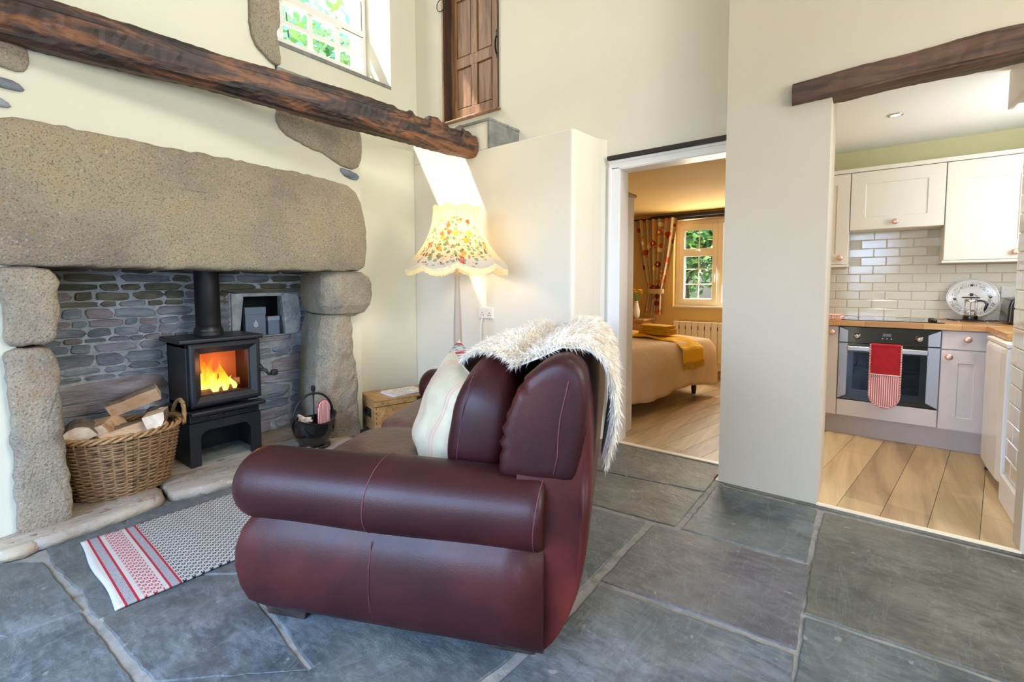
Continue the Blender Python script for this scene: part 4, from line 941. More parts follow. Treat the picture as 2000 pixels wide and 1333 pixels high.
for nm, yo, yi, sg, yc in (('near', .0, .20, 1, .098), ('far', Ls, Ls-.20, -1, Ls-.098)):
    arm_panel(yo, yi, sg).build('arm_panel', Mt['leather'], so_, smooth=True)
    capsule_arm(yc, sg, yc).build('arm_roll', Mt['leather'], so_, smooth=True)
    # welted seams round the roll and down the panel
    for x in (-.565, -.018):
        b = B(); R = .1305 if x < -.1 else .125
        b.tube([(x+.015*sin((a-40)/60), yc-sg*R*1.02*cos(radians(a)), .487+R*.98*sin(radians(a))) for a in range(-62, 122, 8)], .0022, 6); b.build('roll_seam', Mt['stitch'], so_, smooth=True)
    b = B(); b.tube([(-.56 , yo-sg*.004, .37), (-.56, yo-sg*.026, .29), (-.562, yo-sg*.028, .22), (-.564, yo-sg*.018, .15), (-.566, yo+sg*.006, .085)], .0014, 6); b.build('panel_seam', Mt['stitch'], so_, smooth=True)
# seat base and front rail
B().box(-1.03, -.10, .19, Ls-.19, .075, .33).build('seat_base', Mt['leather'], so_, bevel=.03, bseg=4)
# back shell
prof = [(-.004, .075), (.03, .11), (.07, .18), (.105, .28), (.125, .40), (.133, .52), (.135, .64), (.134, .76), (.130, .84), (.118, .90), (.09, .95), (.045, .972), (-.0, .968), (-.05, .93), (-.085, .86), (-.105, .76), (-.118, .62), (-.125, .50), (-.125, .36), (-.12, .20), (-.10, .08)]
# densify profile
pf = smoothpoly(resample([Vector(p) for p in prof], .035), 1); cx_ = .0; 
rings = []
for y, k in ((.022, .80), (.026, .90), (.040, .965), (.07, .992), (.12, 1.0), (.4, 1.005), (.9, 1.01), (1.36, 1.005), (Ls-.12, 1), (Ls-.07, .992), (Ls-.04, .965), (Ls-.026, .9), (Ls-.022, .8)):
    c0 = Vector((.005, .52)); r = []
    for p in pf:
        q = c0+(p-c0)*(1-(1-k)*1.0) if p[1] > .60 else Vector((c0[0]+(p[0]-c0[0])*(1-(1-k)*.9), p[1]))
        r.append((q[0], y, q[1]))
    rings.append([(a_, y+(.045 if y < .2 else -.045 if y > 1.5 else 0)*min(1, max(0, (c_-.52)/.10)), c_) for a_, _, c_ in r])
B().loft(rings).build('back', Mt['leather2'], so_, smooth=True)
# padded wing at each end of the back, pleated round its front edge
for y0, sg in ((.055, 1), (Ls-.055, -1)):
    b = B(); rings = []
    wp = [(-.155, .595), (-.15, .68), (-.135, .77), (-.10, .86), (-.055, .925), (.0, .968), (.05, .985), (.09, .972), (.118, .93), (.125, .85), (.118, .75), (.10, .66), (.085, .595), (-.05, .588)]
    wp = smoothpoly(resample([Vector(p) for p in wp], .022), 1); c0 = Vector((-.02, .76))
    for dy, k in ((0, .70), (.002, .86), (.012, .955), (.03, 1.0), (.07, 1.01), (.13, 1.0), (.18, .96), (.21, .85), (.215, .6)):
        rings.append([(c0[0]+(p[0]-c0[0])*k+(.0065*sin(150*p[1]) if (p[0] < -.05 and .66 < p[1] < .92 and dy < .1) else 0), y0-sg*.012+sg*dy, c0[1]+(p[1]-c0[1])*k) for p in wp])
    b.loft(rings); b.build('back_wing', Mt['leather'], so_, smooth=True)
    b = B(); b.tube([(x_, y0-sg*.0135, z_) for x_, z_ in ((.022, .625), (.034, .68), (.036, .74), (.042, .80), (.056, .86), (.066, .91))], .0022, 6); b.build('wing_seam', Mt['stitch'], so_, smooth=True)
    # seat cushions and back cushions
for i, (ya_, yb_) in enumerate(((.205, .875), (.885, 1.555))):
    B().sell((-.60, (ya_+yb_)/2, .39), (.46, (yb_-ya_)/2, .085), .35, .30, nu=20, nv=44).build('seat_cushion', Mt['leatherseat'], so_, smooth=True)
def bulge(h):
    def f(p): return p
    return f
def backcush(yc, dz=0):
    def fn(p):
        y, z = p[1]/.33, p[2]/.24
        p = Vector(p); p[0] *= (1-.35*abs(z)**3); p[0] += -.02*z+.006*sin(11*y+3)*(abs(z)**2); p[2] += -.05*abs(y)**3*(1 if z > 0 else 0); return p
    o = B().sell((-.262, yc, .685+dz), (.125, .325, .255), .55, .42, rotm('Y', 17), nu=30, nv=48, fn=fn).build('back_cushion', Mt['leather'], so_, smooth=True)
    # stitched line round the side of the cushion
    for s_ in (-1, 1):
        b = B(); R = rotm('Y', 14); pts = []
        for k in range(15):
            z = -.215+.43*k/14; pts.append(Vector((-.262, yc, .685+dz))+R@Vector((-.060+.012*(z/.2)**2-.02*z/.24, s_*(.322-.10*abs(z/.235)**5), z)))
        b.tube(pts, .0016, 5); b.build('cushion_seam', Mt['stitch'], so_, smooth=True)
backcush(.50); backcush(1.21)
for (x, y) in ((-.95, .12), (-.12, .14), (-.95, Ls-.12), (-.12, Ls-.14)):
    b = B(); b.loft([[(x-.075, y-.05, 0), (x+.075, y-.05, 0), (x+.075, y+.05, 0), (x-.075, y+.05, 0)], [(x-.10, y-.06, .08), (x+.10, y-.06, .08), (x+.10, y+.06, .08), (x-.10, y+.06, .08)]])
    b.build('foot', Mt['darkwood'], so_, bevel=.004)

# ---- loose cushions and sheepskin (things of their own, in sofa coordinates)
SM = Matrix.Translation(Vector((SB[0], SB[1], 0)))@Matrix.Rotation(SA, 4, 'Z')
def pillow(b, hs_, th, n=26, R=None, c=(0, 0, 0), wr=.0):
    """square pillow in local YZ, thickness along x, pinched corners"""
    R = R or Matrix.Identity(3); c = Vector(c); idx = {}
    for side in (1, -1):
        vs_, fs = [], []
        for i in range(n+1):
            for j in range(n+1):
                s_, q = -1+2*i/n, -1+2*j/n; e = (1-abs(s_)**2.6)*(1-abs(q)**2.6); tt = th*max(0, e)**.5
                pin = 1-.07*(1-abs(q)**2) if 1 else 1
                y = s_*hs_*(1-.06*(1-q*q)); z = q*hs_*(1-.06*(1-s_*s_))
                x = side*tt*(1+wr*sin(5*s_+3*q)*sin(4*q-2*s_))
                vs_.append(c+R@Vector((x, y, z)))
        for i in range(n):
            for j in range(n):
                a = i*(n+1)+j; f = (a, a+n+1, a+n+2, a+1); fs.append(f if side > 0 else f[::-1])
        b.add(vs_, fs)
    return b
def sofa_loc(x, y, z): return SM@Vector((x, y, z))
cc = thing('linen_cushion', 'cream linen cushion with pale pink stripes leaning on the leather back cushion', 'cushion', sofa_loc(-.475, .45, .655), SA)
Rp = rotm('Z', 38)@rotm('Y', 20)@rotm('X', 10)
m, t, p = newmat('cream_striped_linen'); s3 = t.node('ShaderNodeSeparateXYZ'); 
mp = t.node('ShaderNodeMapping'); mp.inputs['Rotation'].default_value = (radians(8), 0, 0); t.link(t.node('ShaderNodeTexCoord').outputs['Object'], mp.inputs[0]); t.link(mp.outputs[0], s3.inputs[0])
def lines(cs_, w_):
    f = None
    for c_ in cs_:
        g_ = t.math('LESS_THAN', t.math('ABSOLUTE', t.math('SUBTRACT', s3.outputs[1], c_)), w_); f = g_ if f is None else t.math('MAXIMUM', f, g_)
    return f
t.link(t.mix(t.math('MULTIPLY', lines((-.155, -.14, .03, .045, .06, .19), .0035), .6), t.ramp(t.noise(t.pos(obj=True), 8), [(.4, 'B9AC90'), (.65, 'C6BA9F')]), srgb('C98A80')), p.inputs['Base Color'])
p.inputs['Roughness'].default_value = .95; t.link(t.bump(t.noise(t.pos(obj=True), 9, 4), .5, .02), p.inputs['Normal'])
b = pillow(B(), .228, .09, R=Rp, wr=.14); b.build('cushion_cover', m, cc, smooth=True)
b = B()
ed = [(-1, -1), (1, -1), (1, 1), (-1, 1), (-1, -1)]; pts = []
for (a, c_), (d, e) in zip(ed, ed[1:]):
    for k in range(12):
        s_, q = a+(d-a)*k/12, c_+(e-c_)*k/12; pts.append(Rp@Vector((0, s_*.228*(1-.06*(1-q*q)), q*.228*(1-.06*(1-s_*s_)))))
b.tube(pts+[pts[0]], .004, 6, caps=False); b.build('piping', Mt['pinkstripe'] if 0 else Mt['cream'], cc, smooth=True)
# knitted cushion further along
m, t, p = newmat('fair_isle_knit'); V = t.pos(obj=True, rot=(radians(40), 0, 0)); s3 = t.node('ShaderNodeSeparateXYZ'); t.link(V, s3.inputs[0])
z_ = s3.outputs[2]; y_ = s3.outputs[1]
bandc = t.ramp(t.math('FRACT', t.math('DIVIDE', t.math('ADD', z_, 2.0), .21)), [(0, 'D8CCB2'), (.14, 'B8384A'), (.24, 'CFC6B4'), (.40, '8FB0A8'), (.50, 'C83A3C'), (.60, 'DDD2BC'), (.78, '9FA6B0'), (.88, 'D8CCB2')], 'CONSTANT')
zig = t.math('GREATER_THAN', t.math('SINE', t.math('ADD', t.math('MULTIPLY', y_, 260), t.math('MULTIPLY', t.math('SINE', t.math('MULTIPLY', z_, 180)), 2.5))), .45)
t.link(t.mix(t.math('MULTIPLY', zig, .7), bandc, srgb('5B5668')), p.inputs['Base Color']); p.inputs['Roughness'].default_value = 1
t.link(t.bump(t.noise(t.pos(obj=True), 160, 2), .8, .006), p.inputs['Normal'])
kc = thing('knitted_cushion', 'patterned knitted cushion in red, grey and green at the far end of the sofa', 'cushion', sofa_loc(-.76, 1.37, .605), SA)
pillow(B(), .19, .07, R=rotm('Z', 60)@rotm('Y', 22)@rotm('X', 28), wr=.1).build('knitted_cover', m, kc, smooth=True)

# sheepskin draped over the back
path = [(-.50, .72), (-.45, .82), (-.38, .895), (-.30, .935), (-.21, .945), (-.13, .912), (-.06, .94), (.03, .985), (.10, .98), (.145, .945), (.162, .89), (.170, .82), (.170, .75), (.160, .68), (.148, .61)]
SP = [Vector(p) for p in path]; cum = [0]
for a, c_ in zip(SP, SP[1:]): cum.append(cum[-1]+(c_-a).length)
LT = cum[-1]
def onpath(s_):
    s_ = max(0, min(LT-1e-6, s_)); i = max(j for j in range(len(cum)-1) if cum[j] <= s_); f = (s_-cum[i])/(cum[i+1]-cum[i])
    p0 = SP[i].lerp(SP[i+1], f); tg = (SP[i+1]-SP[i]).normalized(); return p0, tg
def edges(s_):
    k = s_/LT
    ne = np.interp(k, [0, .1, .22, .36, .46, .56, .62, .72, .85, .95, 1], [.80, .66, .42, .26, .19, .17, .17, .20, .23, .25, .27])
    fe = np.interp(k, [0, .1, .22, .4, .55, .7, .80, .88, .95, 1], [1.06, 1.30, 1.42, 1.40, 1.30, 1.10, .85, .58, .44, .34])
    return ne, fe
def skin(u, v, off=0):
    p0, tg = onpath(u*LT); ne, fe = edges(u*LT); y = ne+(fe-ne)*v
    nrm = Vector((-tg[1], tg[0])); o_ = .012+off+.006*sin(9*y+7*u); q = p0+nrm*o_
    return Vector((q[0], y+.006*sin(30*u), q[1])), Vector((nrm[0], 0, nrm[1])), Vector((tg[0], 0, tg[1]))
sk = thing('sheepskin', 'creamy white sheepskin draped over the back of the leather sofa', 'sheepskin', (SB[0], SB[1], 0), SA)
b = B(); b.grid(lambda u, v: skin(u, v)[0], 70, 40); b.build('hide', Mt['sheephide'], sk, smooth=True, solid=.006)
# wool: tapering curved locks
nb = 30000; U = rng.uniform(0, 1, nb); Vv = rng.uniform(0, 1, nb)
edge_n = 5200; U[:edge_n] = rng.uniform(0, 1, edge_n); Vv[:edge_n//2] = rng.uniform(0, .03, edge_n//2); Vv[edge_n//2:edge_n] = rng.uniform(.97, 1, edge_n-edge_n//2)
# density should follow area: reject where the skin is narrow
vs_, fs, mi = [], [], []
for i in range(nb):
    ne, fe = edges(U[i]*LT)
    if i >= edge_n and rng.uniform() > (fe-ne)/1.0: continue
    p0, nr, tg = skin(U[i], Vv[i]); L = rng.uniform(.026, .052)*(1.25 if U[i] > .7 else 1)
    # comb: flows away from the crest and down
    fl_ = tg*(1 if U[i] > .5 else -.7)+Vector((0, (-1.0 if Vv[i] < .10 else (.6 if Vv[i] > .88 else 0)), (-.5 if Vv[i] < .08 else 0)))+Vector(rng.normal(0, .38, 3))
    fl_ += Vector((0, .5*sin(14*U[i]+5*Vv[i]), 0))
    d1 = (nr*.75+fl_*.55).normalized(); d2 = (nr*.15+fl_*.9+Vector((0, 0, -.35))).normalized()
    a = p0; m1 = p0+d1*L*.5; e = m1+d2*L*.65; wv = d1.cross(Vector(rng.normal(0, 1, 3))).normalized()*rng.uniform(.0011, .0022)
    n0 = len(vs_); vs_ += [a-wv, a+wv, m1+wv*.8, m1-wv*.8, e]; fs += [(n0, n0+1, n0+2, n0+3), (n0+3, n0+2, n0+4)]
b = B(); b.add(vs_, fs); b.build('wool', Mt['sheep'], sk, stuff=True)
# ================================================================== KITCHEN
FY = 4.42
def shaker(par, x0, x1, z0, z1, m, y=FY, fr_=.085, name='door', d=.02):
    """flat door with a recessed centre panel"""
    o = B()
    def rc(i, yy): return [(x0+i, yy, z0+i), (x1-i, yy, z0+i), (x1-i, yy, z1-i), (x0+i, yy, z1-i)]
    rings = [rc(0, y+d), rc(0, y+.002), rc(.002, y), rc(fr_, y), rc(fr_+.004, y+.006)]
    o.loft(rings, caps=False); n = len(o.v); o.f.append((n-4, n-1, n-2, n-3)[::-1]); o.f.append((0, 1, 2, 3)[::-1])
    return o.build(name, m, par, world=True)
def flat(par, x0, x1, z0, z1, m, y=FY, name='drawer', d=.02): return B().box(x0, x1, y, y+d, z0, z1).build(name, m, par, world=True, bevel=.003)
def knob(par, x, z, y=FY):
    b = B(); R = []
    for r, dy in ((.007, 0), (.007, -.014), (.018, -.017), (.022, -.023), (.020, -.030), (.009, -.033)): R.append([(x+r*cos(2*pi*k/20), y+dy, z+r*sin(2*pi*k/20)) for k in range(20)])
    b.loft(R); return b.build('knob', Mt['copper'], par, world=True, smooth=True)
def unit(nm, lab, x0, x1, z0, z1, y0=FY+.02, y1=4.975, m='unit', grp=None):
    t_ = thing(nm, lab, 'cabinet', ((x0+x1)/2, y1, z0), 0, grp); B().box(x0, x1, y0, y1, z0, z1).build('carcass', Mt[m], t_, world=True); return t_
g = .0015
k1 = unit('base_cabinet', 'narrow grey base cabinet left of the oven', -.595, -.170, .15, .858); 
flat(k1, -.595+g, -.172, .158, .852, Mt['unit'], name='door'); knob(k1, -.215, .805)
k2 = unit('base_cabinet', 'grey base cabinet with drawer over panelled door right of the oven', .422, .688, .15, .858)
flat(k2, .424, .686, .725, .852, Mt['unit'], name='drawer'); knob(k2, .552, .80)
dd = shaker(k2, .424, .686, .158, .718, Mt['unit'], fr_=.088); knob(k2, .462, .672)
k3 = unit('corner_post', 'plain grey filler panel in the kitchen corner', .690, 1.22, .15, .858, y0=FY+.005)
pln = B().box(-.595, .70, FY+.05, FY+.066, .0, .15).build('plinth', Mt['plinth']); tag(pln, 'grey plinth board running under the kitchen base units', 'plinth')
# built in oven
ov = thing('oven', 'built in electric oven with black glass door, steel side panels and steel handle', 'oven', (.125, 4.97, .28))
B().box(-.168, .418, FY+.02, 4.97, .285, .856).build('oven_body', Mt['ironmatt'], ov, world=True)
def wing(x0, x1, z0, z1, zz0, zz1, flip): 
    b = B(); b.prism([(x0, z0), (x1, zz0), (x1, zz1), (x0, z1)], fXZ, FY-.006, FY+.02); return b.build('steel_side_panel', Mt['steel'], ov, world=True, bevel=.001)
wing(-.166, -.112, .735, .85, .735, .825, 0); wing(-.166, -.112, .29, .728, .325, .728, 0); wing(.418, .352, .735, .85, .735, .815, 1); wing(.418, .352, .29, .728, .325, .728, 1)
B().box(-.166, .418, FY-.002, FY+.02, .732, .853).build('control_panel', Mt['ovenglass'], ov, world=True, bevel=.001)
B().box(-.166, .418, FY-.001, FY+.004, .29, .33).build('door_edge', Mt['ovenglass'], ov, world=True)
b = B()
fx0, fx1, fz0, fz1, ix0, ix1, iz0, iz1 = -.115, .355, .315, .728, -.075, .315, .37, .66
for (a, c, d, e) in ((fx0, fx1, fz0, iz0), (fx0, fx1, iz1, fz1), (fx0, ix0, iz0, iz1), (ix1, fx1, iz0, iz1)): b.box(a, c, FY-.004, FY+.012, d, e)
b.build('door_frame', Mt['ovenglass'], ov, world=True)
B().box(ix0, ix1, FY-.001, FY+.003, iz0, iz1).build('door_window', Mt['darkglass'], ov, world=True)
B().box(ix0, ix1, FY+.016, FY+.0195, iz0, iz1).build('oven_cavity', Mt['oveninner'], ov, world=True)
b = B()
for z in (.545, .532): b.tube([(ix0+.005, FY+.009, z), (ix1-.005, FY+.009, z)], .003, 6)
for k in range(22): b.tube([(ix0+.01+k*.0175, FY+.010, .545), (ix0+.01+k*.0175, FY+.014, .545)], .0015, 5)
b.build('oven_shelf', Mt['chrome'], ov, world=True)
B().box(-.115, .355, FY-.034, FY-.018, .672, .708).build('door_handle', Mt['steel'], ov, world=True, bevel=.006, bseg=3)
for x in (-.09, .33): B().box(x-.008, x+.008, FY-.02, FY, .68, .70).build('handle_bracket', Mt['steel'], ov, world=True)
for x in (-.055, .305):
    b = B(); R = []
    for r, dy in ((.024, 0), (.023, -.012), (.019, -.014), (.017, -.028), (.015, -.03)): R.append([(x+r*cos(2*pi*k/24), FY-.002+dy, .785+r*sin(2*pi*k/24)) for k in range(24)])
    b.loft(R); kb = b.build('control_knob', Mt['chrome'], ov, world=True, smooth=True)
B().box(.098, .148, FY-.0035, FY-.001, .792, .812).build('clock_display', mat('grey_display', '6C7074', .3), ov, world=True)
for k in range(3): B().sell((.098+.025*k, FY-.003, .775), (.0045, .002, .0045), nu=6, nv=10).build('button', Mt['steel'], ov, world=True)
pn = B().box(-.168, .418, FY, FY+.018, .158, .282).build('panel_below_oven', Mt['unit'], bevel=.002); pn.name = 'filler_panel'; tag(pn, 'plain grey panel under the built in oven', 'panel')
# worktops, hob
wt = thing('worktop', 'oak block worktop over the oven and base units', 'worktop', (.1, 4.7, .86))
x = -.595; i = 0
while x < 1.24:
    x2 = min(1.24, x+random.uniform(.16, .4)); 
    for j, (ya_, yb_) in enumerate(((4.395, 4.44), (4.44, 4.60), (4.60, 4.78), (4.78, 4.985))):
        if j == 0: B().box(x+.0003, x2-.0003, ya_, yb_, .86, .90).build('stave', mat('oak_stave_%d' % i, ('C2925A', 'CF9F66', 'B8854C', 'D4A870')[i % 4], .38, 'B9874E', 9, stretch=(.6, 9, 9), coat=.2), wt, world=True, bevel=.002)
    x = x2; i += 1
B().box(-.595, 1.24, 4.4395, 4.985, .86, .8998).build('board', Mt['counter'], wt, world=True)
wr_ = thing('worktop_return', 'oak worktop return on the right over the white fridge', 'worktop', (.9, 4.1, .86))
B().box(.64, 1.245, 3.82, 4.392, .86, .90).build('board', Mt['counter'], wr_, world=True, bevel=.002)
hb = thing('hob', 'black glass hob set in the oak worktop above the oven', 'hob', (.13, 4.7, .90))
B().box(-.18, .44, 4.47, 4.95, .9003, .906).build('glass_top', Mt['ovenglass'], hb, world=True, bevel=.002)
for (x, y, r) in ((-.03, 4.6, .09), (.27, 4.6, .07), (-.03, 4.83, .07), (.27, 4.83, .09)): B().lathe([(r, .9062), (r, .9068), (r-.004, .9068)], (x, y, 0), 32, caps=False).build('ring_mark', Mt['oveninner'], hb, world=True)
for k in range(4): B().lathe([(.018, .906), (.017, .924), (.012, .926)], (.385, 4.52+.06*k, 0), 16).build('hob_knob', Mt['blackplastic'], hb, world=True, smooth=True)
# tea towel folded on the worktop
tt = thing('tea_towel', 'folded red and white striped tea towel left of the hob', 'cloth', (-.24, 4.52, .90), radians(-8))
for k in range(4): B().box(-.085+.003*k, .09-.004*k, -.07, .07, .002+.010*k, .011+.010*k).build('fold', stripes('towel_stripe_%d' % k, 'F0E4DE', 'D98680', 0, .010, .5), tt, bevel=.004, bseg=3)
B().sell((-.10, 0, .014), (.05, .08, .014), nu=10, nv=16).build('crumpled_corner', Mt['cream'], tt, smooth=True)
# double oven glove over the handle
dg = thing('double_oven_glove', 'long red oven glove with striped pocket hanging on the oven handle', 'glove', (.118, FY-.038, .46))
yo = -.008
def gpoly(W, zt, zb, n=14): return [(-W, zt), (-W, zb+W)]+[(-W*cos(pi*k/n), zb+W-W*sin(pi*k/n)) for k in range(1, n)]+[(W, zb+W), (W, zt)]
B().prism([(-.088, .04), (-.088, .275), (.088, .275), (.088, .04)], fXZ, -.008, .0).build('red_panel', Mt['redcloth'], dg, bevel=.004)
B().prism(gpoly(.088, .050, -.192), fXZ, -.014, .0).build('striped_pocket', stripes('glove_ticking', 'EFE2DC', 'CB5A5C', 0, .0125, .45), dg, bevel=.006, bseg=3)
B().box(-.088, .088, -.010, .030, .255, .278).build('fold_over_handle', Mt['redcloth'], dg, bevel=.008, bseg=3)
ps = [(-.088, .275)]+gpoly(.090, .270, -.194)+[(.088, .275)]
b = B(); b.tube([(p[0], -.010, p[1]) for p in ps], .0055, 6); bm_ = stripes('candy_binding', 'EFE2DC', 'C9383E', 2, .012, .5); b.build('binding', bm_, dg, smooth=True)
B().tube([(-.088, -.014, .05), (.088, -.014, .05)], .004, 6).build('pocket_hem', bm_, dg, smooth=True)
B().box(-.075, -.03, -.0155, -.013, .028, .038).build('sewn_tag', mat('grey_tag', 'A59A98', .8), dg)
# wall cabinets
UY = 4.70
def wallunit(nm, lab, x0, x1, z0, z1):
    return unit(nm, lab, x0, x1, z0, z1, y0=UY+.02, m='unitup')
u1 = wallunit('wall_cabinet', 'narrow ivory wall cabinet left of the extractor cabinet', -.595, -.140, 1.34, 2.075); shaker(u1, -.64, -.142, 1.342, 2.073, Mt['unitup'], y=UY); knob(u1, -.195, 1.395, UY)
u2 = wallunit('wall_cabinet', 'short wide ivory wall cabinet over the hob', -.138, .430, 1.615, 2.075); shaker(u2, -.136, .428, 1.617, 2.073, Mt['unitup'], y=UY, fr_=.095); knob(u2, .148, 1.665, UY)
u3 = wallunit('wall_cabinet', 'tall ivory wall cabinet at the right above the printed plate', .432, 1.10, 1.355, 2.075); shaker(u3, .434, .94, 1.357, 2.073, Mt['unitup'], y=UY, fr_=.13); knob(u3, .80, 1.405, UY)
for (u_, x0, x1, z0) in ((u1, -.595, -.134, 1.322), (u3, .426, 1.11, 1.337)): B().box(x0, x1, UY-.004, 4.97, z0, z0+.017).build('light_pelmet', Mt['unitup'], u_, world=True, bevel=.002)
cn = B().box(-.595, 1.12, UY-.008, 4.97, 2.077, 2.108).build('cornice', Mt['unitup'], bevel=.003); tag(cn, 'ivory cornice strip along the top of the wall cabinets', 'cornice')
bx = thing('boxed_cabinet', 'pale boxed cabinet high on the right just inside the kitchen opening', 'cabinet', (.60, 3.3, 2.11))
B().box(.575, .63, 3.16, 3.58, 2.125, 2.305).build('carcass', Mt['unitup'], bx, world=True); B().box(.553, .575, 3.14, 3.60, 2.105, 2.305).build('door', Mt['unit'], bx, world=True, bevel=.004); B().box(.575, .631, 3.14, 3.155, 2.112, 2.305).build('end_panel', Mt['white'], bx, world=True, bevel=.002)
# plate
pt = thing('printed_plate', 'large white plate printed with black breakfast lettering leaning on the tiles', 'plate', (.629, 4.93, .925))
Rt = rotm('X', -8); PR = .147; PC = Vector((0, -.0, .147))
def pp(r, a, off=0): 
    dep = .018*(r/PR)**3; v_ = Rt@Vector((r*cos(a), -dep-off, r*sin(a))); return (v_[0]+PC[0], v_[1]+PC[1], v_[2]+PC[2])
b = B(); n = 56
b.loft([[pp(max(.0005, r), 2*pi*k/n, o_) for k in range(n)] for r, o_ in ((.0005, -.004), (.10, -.004), (.145, -.003), (.147, .0), (.144, .001), (.136, -.0), (.10, 0), (.0005, 0))])
b.build('plate_body', mat('glazed_cream_ware', 'ECE9E2', .15, coat=.6), pt, smooth=True)
inkm = mat('black_print', '2A2A2C', .4)
b = B(); b.loft([[pp(r, 2*pi*k/n, .0018) for k in range(n)] for r in (.1405, .1392)], caps=False); b.build('rim_line', inkm, pt)
def ringtext(txt, r, size, a0, a1, name):
    n_ = len(txt)
    for i, ch_ in enumerate(txt):
        if ch_ == ' ': continue
        a = radians(a0+(a1-a0)*i/(n_-1)); cu = bpy.data.curves.new(name, 'FONT'); cu.body = ch_; cu.size = size; cu.align_x = 'CENTER'; cu.extrude = .0003
        tmp = bpy.data.objects.new(name, cu); COL.objects.link(tmp); dgp = bpy.context.evaluated_depsgraph_get(); me = bpy.data.meshes.new_from_object(tmp.evaluated_get(dgp)); bpy.data.objects.remove(tmp)
        # text lies in XY, facing +Z; map x->tangent, y->radial, z->out of plate
        T_ = Vector((sin(a), 0, -cos(a))); Rr = Vector((cos(a), 0, sin(a)))
        dep = .018*(r/PR)**3
        for v_ in me.vertices:
            q = Rt@(Rr*(r+v_.co.y)+T_*v_.co.x*.8+Vector((0, -dep*1.0-.0014-v_.co.z, 0))); v_.co = q+PC
        me.materials.append(inkm); o = bpy.data.objects.new(name, me); COL.objects.link(o); o.parent = pt
ringtext('ENGLISH BREAKFAST', .112, .034, 168, 14, 'letter')
b = B(); rs = random.Random(3)
for ring_, (r0, r1, cnt) in enumerate(((.112, .134, 0), (.084, .104, 54), (.056, .078, 40), (.026, .048, 24), (.110, .132, 46))):
    for k in range(cnt):
        a = (2*pi*k/cnt) if ring_ < 4 else radians(196+150*k/cnt)
        if rs.random() < .1: continue
        w_ = .0011; t_ = rs.uniform(-.02, .02)
        for (ra, rb, da, db) in ((r0, r1, -.006/r1, -.006/r1+t_), (r0+(r1-r0)*rs.choice((0, .5, .95)), r0+(r1-r0)*rs.choice((0, .5, .95)), -.006/r1, .004/r1)):
            p = [pp(ra, a+da, .0016), pp(rb, a+db, .0016), pp(rb+.0015, a+db+w_/rb*1.6, .0016), pp(ra+.0015, a+da+w_/ra*1.6, .0016)]
            n0 = len(b.v); b.v += p; b.f.append((n0, n0+1, n0+2, n0+3))
b.build('inner_lettering', inkm, pt, stuff=True)
for a in (92, 180+6, 4, 270):
    a = radians(a); b = B(); c = pp(.098, a, .0018)
    hp = [(.0105*16*sin(t_)**3/16, .0105*(13*cos(t_)-5*cos(2*t_)-2*cos(3*t_)-cos(4*t_))/16) for t_ in [2*pi*k/16 for k in range(16)]]
    b.add([(c[0]+q[0], c[1]-.0006, c[2]+q[1]) for q in hp], [tuple(range(16))]); b.build('printed_heart', inkm, pt)
# glass coffee press on a black trivet, in front of the plate
tv = thing('trivet', 'thin black metal trivet stand in front of the plate', 'trivet', (.615, 4.78, .90))
b = B()
for dy in (-.05, .05): b.tube([(-.14, dy, .016), (-.10, dy, .010), (.10, dy, .010), (.14, dy, .016)], .003, 6)
for dx in (-.06, -.03, 0, .03, .06): b.tube([(dx, -.05, .010), (dx, .05, .010)], .003, 6)
b.build('bars', Mt['ironmatt'], tv)
for dx in (-.075, .075):
    for dy in (-.05, .05): B().sell((dx, dy, .005), (.007, .007, .005), nu=6, nv=10).build('foot', Mt['chrome'], tv)
cf = thing('coffee_press', 'glass coffee press with black lid and curved black handle before the plate', 'coffee press', (.605, 4.78, .914))
B().lathe([(.040, 0), (.042, .004), (.042, .030), (.040, .034)], n=28).build('black_base', Mt['blackplastic'], cf, smooth=True)
B().lathe([(.036, .02), (.0365, .15), (.0375, .155), (.0350, .155), (.0345, .022)], n=28, caps=False).build('glass_beaker', Mt['glass'], cf, smooth=True)
b = B(); b.lathe([(.003, .03), (.003, .19)], n=8); b.lathe([(.034, .135), (.034, .140)], n=24); b.build('plunger', Mt['chrome'], cf)
b = B(); b.sell((-.003, 0, .166), (.050, .040, .006), nu=8, nv=24); b.build('lid', Mt['blackplastic'], cf, smooth=True)
B().sell((0, 0, .188), (.010, .010, .011), nu=10, nv=16).build('lid_knob', Mt['blackplastic'], cf, smooth=True)
B().tube([(.032, -.006, .140), (.050, -.008, .143), (.072, -.010, .138), (.082, -.012, .118), (.078, -.012, .095), (.070, -.010, .072)], [.006, .007, .008, .0085, .008, .006], 10).build('handle', Mt['blackplastic'], cf, smooth=True)
b = B()
for a in (.8, 2.3, 3.9, 5.4): b.tube([(.0385*cos(a), .0385*sin(a), .0), (.0385*cos(a), .0385*sin(a), .15)], .0022, 6)
b.lathe([(.0385, .140), (.0385, .150), (.037, .150)], n=28, caps=False); b.build('chrome_cage', Mt['chrome'], cf, smooth=True)
ts = thing('toaster', 'black toaster standing in the corner of the worktop', 'toaster', (.85, 4.72, .90), radians(0))
b = B(); b.loft([[(sx*(.085-i_)+0, y_, z) for sx, y_ in ((-1, -.13), (1, -.13), (1, .13), (-1, .13))] for z, i_ in ((.008, .006), (.02, 0), (.13, .004), (.17, .014), (.185, .03))]); b.build('body', Mt['blackplastic'], ts, bevel=.015, bseg=4)
B().box(-.004, .004, -.136, -.128, .05, .15).build('lever_slot', Mt['steel'], ts); B().box(-.018, .018, -.145, -.130, .125, .140).build('lever', Mt['blackplastic'], ts, bevel=.004)
B().box(-.03, -.012, -.10, .10, .181, .186).build('slot', Mt['iron'], ts); B().box(.012, .03, -.10, .10, .181, .186).build('slot', Mt['iron'], ts)
